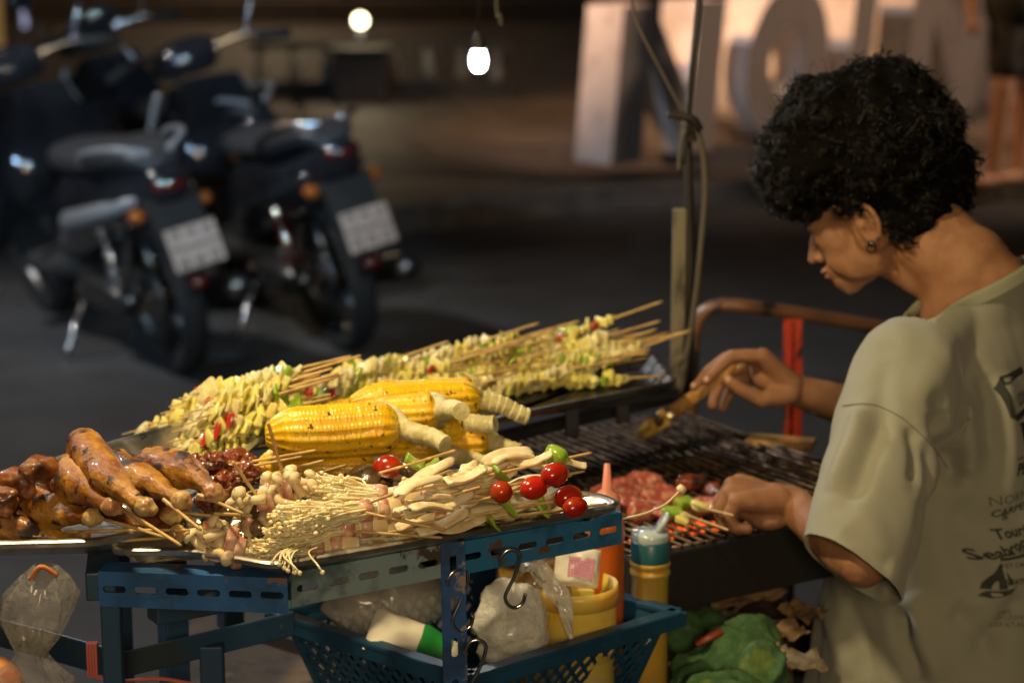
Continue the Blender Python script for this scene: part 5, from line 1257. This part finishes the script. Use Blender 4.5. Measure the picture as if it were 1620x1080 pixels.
he((.0975, 0, -.0475), (.0070, .019, .0048)); he((.0955, 0, -.0575), (.0066, .016, .0052)); he((.090, 0, -.0735), (.006, .012, .004))
b.cap(hp(.088, 0, .008), hp(.105, 0, -.022), .0072 * S, .0100 * S); he((.1085, 0, -.0255), (.0090, .0092, .0080))
b.cap(hp(.05, 0, -.045), hp(.07, 0, -.07), .034 * S, .026 * S)
# ears
for s_ in (-1, 1):
    pts = [hp(.010 + .017 * math.cos(a) * (1 if math.cos(a) < 0 else .8) - .014, s_ * (.0765 + .008 * (1 - math.cos(a)) / 2), -.004 + .028 * math.sin(a)) for a in [R(q) for q in range(-60, 251, 20)]]
    for p, q in zip(pts, pts[1:]): b.cap(p, q, .0038, .0038, 8)
    he((-.006, s_ * .074, -.004), (.014, .004, .024)); he((-.000, s_ * .077, -.030), (.008, .0045, .009)); he((.004, s_ * .077, -.006), (.004, .005, .006))
# neck, torso
NB = TC + V((-.008, .008, .085))
b.cap(hp(-.030, 0, -.02), NB + V((0, 0, .02)), .046, .052, 24); b.cap(NB + V((0, 0, .03)), NB + V((.01, 0, -.08)), .056, .075, 24)
b.cap(hp(-.055, 0, .0), TC + V((.02, -.01, .09)), .040, .050, 20)
b.cap(hp(.02, 0, -.055), NB + TF * .03 + V((0, 0, .0)), .024, .034, 16)
b.cap(TC + TL * .11 - V((0, 0, .02)), TC - TL * .11 - V((0, 0, .02)), .05, .05, 20)
for z0, a, bb2 in ((.92, .145, .085), (.80, .135, .085), (.68, .13, .085), (.56, .15, .10)):
    b.ell(V((TC.x - .01, TC.y - .01, z0)), (bb2, a, .10), Matrix((TF, TL, ZU)).transposed(), 24, 14)
# arms
b.cap(SL, SL.lerp(EL, .5), .044, .040, 20); b.cap(SL.lerp(EL, .5), EL, .040, .028, 20)
b.cap(EL, EL.lerp(WL, .3), .027, .030, 20); b.cap(EL.lerp(WL, .3), WL, .030, .0235, 20)
b.cap(SR, SR.lerp(ER, .5), .044, .040, 20); b.cap(SR.lerp(ER, .5), ER, .040, .034, 20)
b.cap(ER, ER.lerp(WR, .3), .034, .036, 20); b.cap(ER.lerp(WR, .3), WR, .036, .0245, 20)
def chain(pts, rs, n=12):
    for i in range(len(pts) - 1): b.cap(pts[i], pts[i + 1], rs[i], rs[i + 1], n)
def px(*a): return [P(*q) for q in a]
# left hand (near): loose fist, knuckles up-left, fingers folded down round the skewer ends
chain(px((1256, 800, 2.555), (1225, 790, 2.555)), [.024, .022], 16)
mcp = px((1172, 763, 2.590), (1160, 769, 2.566), (1157, 779, 2.543), (1166, 793, 2.522))
for m_, r_ in zip(mcp, (.0125, .013, .0125, .0115)): b.cap(P(1230, 792, m_.y * .4 + 2.555 * .6), m_, .019, r_, 14)
b.ell(P(1198, 800, 2.556), (.036, .030, .021), Matrix.Rotation(.2, 3, 'Y'), 20, 14)
chain([mcp[0]] + px((1146, 785, 2.592), (1144, 812, 2.588), (1158, 830, 2.582)), [.0115, .0098, .0088, .0078])
chain([mcp[1]] + px((1139, 793, 2.566), (1141, 820, 2.563), (1160, 834, 2.560)), [.0118, .0102, .0090, .0080])
chain([mcp[2]] + px((1141, 804, 2.542), (1147, 829, 2.540), (1168, 837, 2.541)), [.0112, .0098, .0088, .0078])
chain([mcp[3]] + px((1153, 816, 2.520), (1162, 834, 2.520), (1182, 836, 2.523)), [.0102, .0088, .0080, .0072])
chain(px((1238, 806, 2.590), (1206, 826, 2.608), (1178, 838, 2.602), (1160, 840, 2.590)), [.018, .0135, .0105, .0088])
b.ell(P(1215, 818, 2.55), (.026, .026, .016), None, 16, 12)
# right hand (far): pen grip on the brush
chain(px((1272, 622, 2.95), (1248, 612, 2.948)), [.0245, .022], 16)
mcp = px((1206, 563, 2.922), (1196, 566, 2.944), (1188, 578, 2.965), (1188, 594, 2.982))
for m_, r_ in zip(mcp, (.0122, .0125, .012, .011)): b.cap(P(1250, 608, m_.y * .4 + 2.95 * .6), m_, .0195, r_, 14)
b.ell(P(1216, 598, 2.952), (.030, .030, .020), Matrix.Rotation(.6, 3, 'Y'), 20, 14)
chain([mcp[0]] + px((1158, 563, 2.916), (1135, 583, 2.914), (1119, 602, 2.914)), [.0112, .0092, .0082, .0070])
chain([mcp[1]] + px((1150, 566, 2.944), (1120, 589, 2.944), (1099, 613, 2.944)), [.0114, .0094, .0084, .0070])
chain([mcp[2]] + px((1152, 590, 2.962), (1136, 615, 2.956), (1127, 640, 2.950)), [.0108, .0092, .0082, .0072])
chain([mcp[3]] + px((1160, 608, 2.978), (1150, 628, 2.970), (1143, 645, 2.962)), [.0098, .0084, .0074, .0066])
chain(px((1248, 622, 2.928), (1206, 632, 2.912), (1174, 617, 2.910), (1152, 602, 2.914)), [.0165, .0122, .0102, .0088])
me = organic(b, .0021, 5, .5)
# relax cheeks, jaw and neck into one smooth skin
bm = bmesh.new(); bm.from_mesh(me); HI = HM.transposed(); sel = []
for v in bm.verts:
    l = HI @ (v.co - HC) / S
    if l.length > .30 or v.co.z < TC.z - .02: continue
    ear = abs(l.y) > .066 and -.03 < l.x < .025 and l.z > -.05
    front = l.x > .080 and abs(l.y) < .024
    if not ear and not front: sel.append(v)
for _ in range(38): bmesh.ops.smooth_vert(bm, verts=sel, factor=.5, use_axis_x=True, use_axis_y=True, use_axis_z=True)
bm.to_mesh(me); bm.free()
roughen(me, .0012, 40, 3, 2)
body = obj_from(me, 'body', M_['skin'], person)
# nails
def nail(c, d, up, s_):
    m = MB(); m.ell(c, (.0045 * s_, .0038 * s_, .0012), basis(d, up), 12, 8); m.build('fingernail', mat('nail', (.62, .36, .27), .25, coat=.4) if 'nail' not in M_ else M_['nail'], person)
nail(P(1117, 600, 2.9075), P(1119, 602, 2.914) - P(1135, 583, 2.914), V((-.2, -1, .3)), 1.0)
nail(P(1097, 609, 2.938), P(1099, 613, 2.944) - P(1120, 589, 2.944), V((-.3, -1, .5)), 1.0)
nail(P(1152, 599, 2.9065), P(1152, 602, 2.914) - P(1174, 617, 2.910), V((0, -1, .5)), 1.15)
# face details: lips, eye line, brow
m = MB(); m.ell(hp(.1020, 0, -.0480), (.0032, .014, .0030), HM, 14, 8); m.ell(hp(.1000, 0, -.0570), (.0032, .0125, .0033), HM, 14, 8); m.build('lips', mat('lip', (.30, .11, .075), .5, sss=.3), person)
for s_ in (-1, 1):
    m = MB(); m.tube(bez([hp(.0865, s_ * .020, -.0065), hp(.0905, s_ * .030, -.0090), hp(.0845, s_ * .041, -.0055)], 5), .0011, 6); 
    for k in range(6): a = hp(.089 - .001 * k, s_ * (.022 + .0032 * k), -.0085); m.tube([a, a + HM @ V((.007, s_ * .001, -.004))], [.0005, .0002], 4)
    m.build('eyelashes', M_['hair_black'], person)
    m = MB(); m.tube(bez([hp(.094, s_ * .012, .021), hp(.0915, s_ * .028, .0275), hp(.080, s_ * .043, .023)], 5), [.0022] * 6 + [.003] + [.0018] * 4, 8, flat=.5); m.build('eyebrow', M_['hair_black'], person)
er = hp(.0015, .0835, -.034)
m = MB(); m.ell(er, (.0045, .003, .0048), HM, 14, 10); m.lathe([(.0055, -.0012), (.0068, 0), (.0055, .0012), (.0048, 0), (.0055, -.0012)], er - V((0, 0, .006)), HM @ Matrix.Rotation(R(90), 3, 'X'), 18)
m.build('earring', mat('ear_stud', (.12, .12, .11), .15, 1), person)
m = MB(); m.ell(P(1288, 655, 2.915), (.006, .003, .0022), Matrix.Rotation(.5, 3, 'Y'), 10, 6); m.build('forearm_tattoo', M_['print_ink'], person)
# hair ---------------------------------------------------------------
hb2 = MB(); Yh = HC.y
HE = [((1385, 222, Yh), (.108, .112, .098)), ((1325, 205, Yh - .01), (.078, .085, .075)), ((1282, 255, Yh - .02), (.058, .070, .058)), ((1252, 285, Yh + .0), (.040, .055, .040)),
      ((1450, 250, Yh + .02), (.066, .09, .085)), ((1445, 310, Yh + .02), (.064, .075, .052)), ((1385, 165, Yh), (.066, .075, .055)), ((1240, 245, Yh - .01), (.030, .048, .046)), ((1490, 300, Yh + .01), (.040, .06, .055))]
for (u, v, y), r_ in HE: hb2.ell(P(u, v, y), r_, None, 28, 20)
for c_, r_ in (((-.080, 0, .02), (.052, .085, .065)), ((-.088, 0, -.020), (.044, .072, .042)), ((-.050, .050, -.010), (.034, .034, .040)), ((-.050, -.050, -.010), (.034, .034, .040)), ((-.078, .030, -.040), (.030, .038, .026)), ((-.078, -.03, -.040), (.030, .038, .026)), ((-.020, .066, .035), (.045, .024, .030)), ((-.020, -.066, .035), (.045, .024, .030)), ((.05, .05, .06), (.04, .03, .03))):
    hb2.ell(hp(*c_), [k * S for k in r_], HM, 24, 16)
hme = organic(hb2, .005, 8); roughen(hme, .012, 26, 1, 3)
hco = getco(hme); hno = getno(hme); hair = obj_from(hme, 'hair', M_['hair_core'], person)
rnd = random.Random(3); cm = MB(); idx = list(range(len(hco)))
top = HC + V((0, 0, .12))
earc = hp(.0, .08, -.01)
for k in range(3300):
    i = rnd.choice(idx); p = V(hco[i]); n_ = V(hno[i])
    if (p - HC).length < .05 or (p - earc).length < .030: continue
    na = hp(-.055, 0, 0); nb = TC + V((.02, -.01, .09)); tq = (p - na).dot(nb - na) / (nb - na).length_squared
    if tq > .2 and (p - na.lerp(nb, min(tq, 1))).length < .062: continue
    fl = (p - top); fl = (fl - n_ * fl.dot(n_)); fl = fl.normalized() if fl.length > 1e-4 else V((0, 0, -1))
    sw = noise.noise_vector(p * 14) * 1.3
    t_ = (fl + sw + V((rnd.gauss(0, .25), rnd.gauss(0, .25), rnd.gauss(0, .25) - .2))); t_ = (t_ - n_ * t_.dot(n_) * .8).normalized()
    a = t_.cross(n_).normalized(); L = rnd.uniform(.016, .034); cr = rnd.uniform(.0028, .0058); tw_ = rnd.uniform(7, 12) * rnd.choice((-1, 1)); ph = rnd.uniform(0, 6.3)
    for s2 in range(4):
        base_ = p - n_ * .007 + a * rnd.gauss(0, .0022) + t_ * rnd.gauss(0, .003); L2 = L * rnd.uniform(.75, 1.15); cr2 = cr * rnd.uniform(.8, 1.2); ph2 = ph + rnd.gauss(0, .25); pts = []
        for j in range(13):
            q = j / 12; w_ = cr2 * (.4 + q * .8); pts.append(base_ + t_ * (L2 * q) + n_ * (.007 * math.sin(q * 2.9) * (L / .04)) + a * (w_ * math.cos(ph2 + tw_ * q)) + n_ * (w_ * .8 * math.sin(ph2 + tw_ * q)))
        r0 = rnd.uniform(.00045, .0009); cm.tube(pts, [r0] * 11 + [r0 * .7, r0 * .3], 4, cap=False)
for k in range(420):                                       # loose fuzz standing off the outline
    i = rnd.choice(idx); p = V(hco[i]); n_ = V(hno[i])
    if p.z < HC.z - .01: continue
    t_ = (n_ + V((rnd.gauss(0, .7), rnd.gauss(0, .7), rnd.gauss(0, .5)))).normalized(); a = t_.orthogonal().normalized(); L = rnd.uniform(.015, .034)
    cm.tube([p + t_ * (L * q) + a * (.005 * math.sin(q * 5 + k)) for q in (0, .25, .5, .75, 1)], [.0005, .0005, .0004, .0003, .0002], 3, cap=False)
inv = person.matrix_world.inverted(); cme = cm.mesh('hair_curls', M_['hair_black'], True, inv, recalc=False)
co_ = child('hair_curls', cme, hair); co_.matrix_parent_inverse = Matrix.Identity(4)
# shirt --------------------------------------------------------------
sb = MB()
RM = Matrix((TF, TL, ZU)).transposed()
rings = [(.42, .016, .182, .235), (.50, .010, .180, .215), (.62, .006, .174, .198), (.74, .0, .160, .182), (.84, -.006, .136, .172), (.92, 0, .122, .175), (.975, 0, .108, .182), (1.02, .0, .088, .152), (1.055, 0, .074, .108), (1.085, .0, .069, .082), (1.115, 0, .066, .074), (1.15, 0, .064, .07)]
secs = []
n = 48; vs = []
for z, sh, bf_, al in rings:
    for k in range(n):
        q = 2 * math.pi * k / n; c, s_ = math.cos(q), math.sin(q); e = .86
        x = math.copysign(abs(c) ** e, c) * bf_; y = math.copysign(abs(s_) ** e, s_) * al
        wv = .006 * math.sin(q * 9 + z * 6) * max(0, (.9 - z)) * 2
        vs.append(V((TC.x, TC.y, z)) + TF * (x + sh + wv * c) + TL * (y + wv * s_))
m_ = len(rings)
sb.add(vs, [(i * n + k, i * n + (k + 1) % n, (i + 1) * n + (k + 1) % n, (i + 1) * n + k) for i in range(m_ - 1) for k in range(n)] + [tuple(range(n))[::-1], tuple((m_ - 1) * n + k for k in range(n))])
for sgn, S_ in ((1, SL), (-1, SR)): sb.cap(TC + TL * (sgn * .07) + V((0, 0, .052)), S_ + V((0, 0, .0)), .046, .066, 24)
HC1 = P(1352, 904, 2.42)
SLt = [SL + V((0, 0, -.005)), P(1412, 690, 2.53), P(1392, 770, 2.485), HC1, HC1 + (HC1 - P(1392, 770, 2.485)).normalized() * .05]
sr_ = [.068, .075, .074, .063, .058]
for i in range(4): sb.cap(SLt[i], SLt[i + 1], sr_[i], sr_[i + 1], 28)
axL = (SLt[4] - SLt[3]).normalized()
HC2 = SR.lerp(ER, .92); axR = (ER - SR).normalized()
sb.cap(SR, HC2 + axR * .05, .068, .070, 24)
sme = organic(sb, .0042, 14, .5)
# cut the openings
bm = bmesh.new(); bm.from_mesh(sme)
axL2 = (axL + V((-.25, .15, .1))).normalized()
NK = P(1530, 452, 2.715); nkn = (ZU * 1.0 + TF * .42 + TL * .22).normalized()
for c_, ax, rad in ((HC1, axL2, .118), (HC2, axR, .12), (V((TC.x, TC.y, .47)), V((0, 0, -1)), 1.0), (NK, nkn, .16)):
    fs = [f for f in bm.faces if (f.calc_center_median() - c_).length < rad]
    g_ = list(set(fs) | {e for f in fs for e in f.edges} | {v for f in fs for v in f.verts})
    bmesh.ops.bisect_plane(bm, geom=g_, plane_co=c_, plane_no=ax, clear_outer=True)
# drop stray islands
bm.to_mesh(sme); bm.free()
def bvh_of(me):
    return BVHTree.FromPolygons([v.co.copy() for v in me.vertices], [tuple(p.vertices) for p in me.polygons])
tree = bvh_of(sme)
def hit(u, v):
    d = ray(u, v).normalized(); h = tree.ray_cast(CAM, d)
    return h[0] if h[0] is not None else None
co = getco(sme); no = getno(sme)
def polyd(pts):
    D = np.full(len(co), 9., dtype=np.float32); T = np.zeros(len(co), dtype=np.float32)
    A = [np.array(p) for p in pts]; m = len(A) - 1
    for i in range(m):
        ab = A[i + 1] - A[i]; t = np.clip(((co - A[i]) @ ab) / max(ab @ ab, 1e-9), 0, 1); d = np.linalg.norm(co - (A[i] + t[:, None] * ab), axis=1)
        w_ = d < D; D = np.where(w_, d, D); T = np.where(w_, (i + t) / m, T)
    return D, T
disp = np.zeros(len(co), dtype=np.float32)
FO = [([(1487, 640), (1502, 700), (1505, 745), (1482, 800)], .016, -.024), ([(1516, 620), (1530, 700), (1520, 760)], .016, .012), ([(1552, 585), (1566, 650), (1572, 730)], .013, -.009), ([(1585, 580), (1592, 700), (1590, 860)], .018, .006),
      ([(1408, 936), (1425, 985), (1462, 1085)], .012, -.020), ([(1432, 935), (1452, 985), (1490, 1085)], .018, .009), ([(1365, 640), (1350, 700), (1318, 790)], .014, .009), ([(1385, 660), (1372, 720), (1345, 800)], .012, -.008),
      ([(1440, 665), (1452, 720), (1446, 770)], .010, -.007), ([(1460, 690), (1478, 740), (1470, 800), (1440, 900)], .012, -.006), ([(1470, 820), (1520, 870), (1560, 960)], .020, -.010), ([(1500, 800), (1560, 830), (1612, 800)], .022, -.006),
      ([(1400, 560), (1392, 640), (1398, 700)], .014, -.004), ([(1500, 540), (1470, 600), (1450, 640)], .02, .004), ([(1545, 1040), (1590, 980), (1618, 940)], .014, -.008), ([(1500, 960), (1545, 1000), (1575, 1070)], .02, -.009),
      ([(1300, 950), (1320, 1000), (1350, 1080)], .016, .006), ([(1335, 940), (1358, 1000), (1375, 1078)], .014, -.006), ([(1330, 840), (1380, 880), (1412, 900)], .012, -.005)]
for pl_, w_, amp in FO:
    pts = [hit(*q) for q in pl_]; pts = [p for p in pts if p is not None]
    if len(pts) < 2: continue
    pts = bez(pts, 4); D, T = polyd(pts); disp += amp * np.exp(-(D / w_) ** 2) * np.clip(np.sin(np.pi * np.clip(T, .02, .98)) * 1.6, .25, 1)
nz1 = np.array([noise.fractal(V((p[0] * 7 + 2 * p[2], p[1] * 7 - 2 * p[2], p[2] * 3.5)), 1, 2, 3) for p in co], dtype=np.float32)
nz2 = np.array([noise.fractal(V((p[0] * 26 + 9 * p[2], p[1] * 26 - 9 * p[2], p[2] * 12 + 5)), 1, 2, 2) for p in co], dtype=np.float32)
disp = disp * 1.35 + nz1 * .008 + nz2 * .0016
setco(sme, co + no * disp[:, None])
shirt = obj_from(sme, 'shirt', M_['shirt_cloth'], person)
sm_ = shirt.modifiers.new('smooth', 'SMOOTH'); sm_.iterations = 2; sm_.factor = .4
so = shirt.modifiers.new('thick', 'SOLIDIFY'); so.thickness = .0022; so.offset = -1
dg = bpy.context.evaluated_depsgraph_get(); ev = shirt.evaluated_get(dg); wm = bpy.data.meshes.new_from_object(ev, depsgraph=dg); wm.transform(person.matrix_world)
tree = bvh_of(wm)
def on(u, v, off=.001):
    d = ray(u, v).normalized(); h = tree.ray_cast(CAM, d)
    return None if h[0] is None else h[0] + (h[1] if h[1].dot(d) < 0 else -h[1]) * off
def seam(pl_, r_=.0008, nm='seam', m='shirt_rib'):
    pts = [on(*q) for q in [tuple(p)[:2] for p in bez([(a, c, 0) for a, c in pl_], 8)]]; pts = [p for p in pts if p is not None]
    if len(pts) > 2:
        mm = MB(); mm.tube(pts, r_, 6); mm.build(nm, M_[m], shirt)
mat('seam_dark', (.21, .21, .165), .9)
seam([(1334, 642), (1380, 640), (1425, 660), (1470, 700), (1500, 742)], .0007, 'shoulder_seam', 'seam_dark')
seam([(1284, 862), (1300, 890), (1345, 920), (1405, 920)], .0012, 'hem_seam')
# collar rib: follows the neck cut
bm = bmesh.new(); bm.from_mesh(sme); bd_ = [v for v in bm.verts if v.is_boundary and ((person.matrix_world @ v.co) - NK).length < .16]
pts = [person.matrix_world @ v.co for v in bd_]; bm.free()
if len(pts) > 10:
    c_ = sum(pts, V()) / len(pts); e1 = TF; e2 = TL
    pts.sort(key=lambda p: math.atan2((p - c_).dot(e2), (p - c_).dot(e1))); K = 40; rr = []
    for k in range(K):
        a = -math.pi + 2 * math.pi * k / K
        q = min(pts, key=lambda p: abs((math.atan2((p - c_).dot(e2), (p - c_).dot(e1)) - a + math.pi) % (2 * math.pi) - math.pi)); rr.append(q)
    rr = [(rr[k - 1] + rr[k] * 2 + rr[(k + 1) % K]) / 4 for k in range(K)]; vs = []; 
    for k in range(K):
        p = rr[k]; o_ = (p - c_); o_ = (o_ - nkn * o_.dot(nkn)).normalized()
        for (a, d) in ((.0045, -.015), (.0035, -.004), (.001, .002), (-.0025, .001), (-.0015, -.012)): vs.append(p + o_ * a + nkn * d)
    mm = MB(); mm.add(vs, [(k * 5 + j, k * 5 + j + 1, ((k + 1) % K) * 5 + j + 1, ((k + 1) % K) * 5 + j) for k in range(K) for j in range(4)]); mm.build('collar', M_['shirt_rib'], shirt)
# back print, laid on the cloth
BN = -TF; BX = -TL
def wrap(me, org, name, m, rot=0, sc=1.0, arch=0):
    """flat mesh in xy -> projected on the back of the shirt"""
    out = []; c, s_ = math.cos(rot), math.sin(rot); ok = True
    for v in me.vertices:
        x, y = v.co.x * sc * .78, v.co.y * sc * .9; y += arch * x * x; x, y = x * c - y * s_, x * s_ + y * c
        o_ = org + BX * x + ZU * y + BN * .15; h = tree.ray_cast(o_, -BN)
        out.append((h[0] + BN * .0022) if h[0] is not None else (org + BX * x + ZU * y))
    mm = MB(); mm.add(out, [tuple(p.vertices) for p in me.polygons]); return mm.build(name, m, shirt, smooth=False)
def word(txt, org, size, m='print_ink', rot=0, arch=0, shear=0, nm='lettering', bold=0):
    cu = bpy.data.curves.new('t', 'FONT'); cu.body = txt; cu.size = size; cu.resolution_u = 2; cu.shear = shear; cu.offset = bold
    o = bpy.data.objects.new('t', cu); col.objects.link(o); dg = bpy.context.evaluated_depsgraph_get(); me = bpy.data.meshes.new_from_object(o.evaluated_get(dg))
    bpy.data.objects.remove(o)
    bm = bmesh.new(); bm.from_mesh(me); bmesh.ops.triangulate(bm, faces=bm.faces[:]); bmesh.ops.subdivide_edges(bm, edges=[e for e in bm.edges if e.calc_length() > size * .12], cuts=3); bm.to_mesh(me); bm.free()
    return wrap(me, org, nm, M_[m], rot, 1, arch)
def shape(polys, org, m, nm, rot=0, sc=1):
    mm = MB()
    for pl_ in polys: mm.add([(x, y, 0) for x, y in pl_], [tuple(range(len(pl_)))])
    me = mm.mesh('s', M_[m], recalc=False); bm = bmesh.new(); bm.from_mesh(me); bmesh.ops.triangulate(bm, faces=bm.faces[:]); bmesh.ops.subdivide_edges(bm, edges=[e for e in bm.edges if e.calc_length() * sc > .008], cuts=3); bm.to_mesh(me); bm.free()
    return wrap(me, org, nm, M_[m], rot, sc)
def anchor(u, v): 
    q = on(u, v, 0); return q if q is not None else P(u, v, 2.6)
word('Seabrook', anchor(1530, 884), .0205, rot=.32, bold=.0006); word('Tourism', anchor(1574, 853), .0200, rot=.12, bold=.0006)
a0 = anchor(1541, 936); shape([[(.006, .004), (.026, .004), (.026, .040), (.022, .034)], [(.0, -.004), (.010, .002), (.034, .003), (.040, .007), (.030, -.004), (.008, -.007)], [(.029, .008), (.036, .010), (.029, .028)]], a0, 'print_ink', 'sailboat_emblem', .12, 1.05)
word('CARPENTER', anchor(1564, 818), .0150, rot=.26, shear=.2, bold=.0002); word('NORMAN', anchor(1561, 800), .0200, 'print_faded', rot=.16)
word('&', anchor(1582, 822), .016, rot=.1)
a0 = anchor(1596, 660)
shape([[(0, 0), (.010, -.006), (.010, .040), (.0, .036)], [(0, .036), (.010, .040), (.075, .044), (.075, .052), (.012, .050)], [(.0, 0), (.010, -.006), (.075, -.004), (.075, .004), (.012, .003)], [(.016, -.010), (.036, -.012), (.040, -.052), (.026, -.050), (.022, -.016)]], a0, 'print_ink', 'round_emblem', .05, 1.05)
word('OX', a0 + BX * .018 + ZU * .010, .026, rot=.05)
word('www.', anchor(1607, 728), .009, 'print_faded'); word('PET', anchor(1606, 752), .024, shear=.3, bold=.0006)
word('I', anchor(1617, 800), .05, 'print_ink'); 
a0 = anchor(1581, 887); shape([[(0, 0), (.05, 0), (.05, .004), (0, .004)], [(.008, .006), (.016, .014), (.024, .006)]], a0, 'print_ink', 'roof_emblem', .1); word('PARK', a0 + BX * .022 + ZU * .007, .0125, bold=.0003); word('PET CARE', a0 - ZU * .009, .0095)
word('STATE', anchor(1589, 925), .011, bold=.0003); word('co.', anchor(1590, 940), .010, 'print_faded')
for k, tx in enumerate(('LAKE', 'URGENCY', 'DENTAL CENTER')): word(tx, anchor([1576, 1570, 1560][k], [972, 981, 990][k]), .0095, 'print_faded', rot=.06)
# brush in the right hand ---------------------------------------------
br_a, br_b = P(1177, 572, 2.934), P(1046, 664, 2.995); br_c = P(1010, 690, 3.03)
brush = tag(empty('basting_brush', br_b), 'flat wooden basting brush with sauce soaked bristles held in the far hand', 'brush')
m = MB(); m.tube([br_a, br_a.lerp(br_b, .15), br_a.lerp(br_b, .6), br_b], [.0055, .0070, .0095, .0125], 14, flat=.45, up=V((.3, -1, .6))); m.build('handle', M_['wood_handle'], brush)
m = MB(); rnd = random.Random(5); d_ = (br_c - br_b); sx = d_.cross(V((.3, -1, .6))).normalized()
for k in range(220):
    o1 = sx * rnd.uniform(-.010, .010) + V((0, rnd.uniform(-.005, .005), rnd.uniform(-.004, .004))); e = br_b + d_ * rnd.uniform(.7, 1.05) + o1 * .6 + V((rnd.gauss(0, .002), rnd.gauss(0, .002), rnd.gauss(0, .002) - .002))
    m.tube([br_b + o1 - d_ * .25, br_b + o1 + d_ * .4, e], [.0009, .0010, .0004], 4)
m.build('bristles', M_['brush_hair'], brush)
m = MB(); m.tube([br_b.lerp(br_a, .16), br_b, br_b.lerp(br_c, .12)], [.0105, .0125, .0125], 14, flat=.5, up=V((.3, -1, .6))); m.build('ferrule', mat('ferrule_tin', (.45, .40, .28), .3, 1), brush)
# legs and stool, below the picture
m = MB(); hp_ = V((TC.x - .01, TC.y - .01, .50))
m.ell(hp_, (.12, .17, .11), RM, 24, 14)
for sgn in (-1, 1):
    h0 = hp_ + TL * (sgn * .09) - V((0, 0, .02)); kn = h0 + TF * .36 + TL * sgn * .05 + V((0, 0, .0)); an = kn - TF * .02 - V((0, 0, kn.z - .09))
    m.cap(h0, kn, .08, .058, 20); m.cap(kn, an, .055, .042, 20)
tm_ = organic(m, .008, 6); obj_from(tm_, 'trousers', M_['trouser_cloth'], person)
for sgn in (-1, 1):
    h0 = hp_ + TL * (sgn * .09); kn = h0 + TF * .36 + TL * sgn * .05; m = MB(); an = V((kn.x, kn.y, .035)) - TF * .02
    m.ell(an + TF * .05, (.115, .045, .035), RM, 18, 10); m.build('sandal', M_['tyre'], person)
stl = tag(empty('stool', (hp_.x, hp_.y, 0)), 'low plastic stool under the seated person', 'stool')
m = MB(); m.lathe([(.001, .40), (.15, .40), (.155, .39), (.15, .375), (.001, .375)], (hp_.x, hp_.y, 0), n=32); m.build('seat', M_['red_lens'], stl)
for q in range(4):
    a = math.pi / 4 + q * math.pi / 2; m = MB(); c_ = V((hp_.x, hp_.y, 0)); m.tube([c_ + V((.11 * math.cos(a), .11 * math.sin(a), .38)), c_ + V((.15 * math.cos(a), .15 * math.sin(a), 0))], .016, 8); m.build('leg', M_['red_lens'], stl)
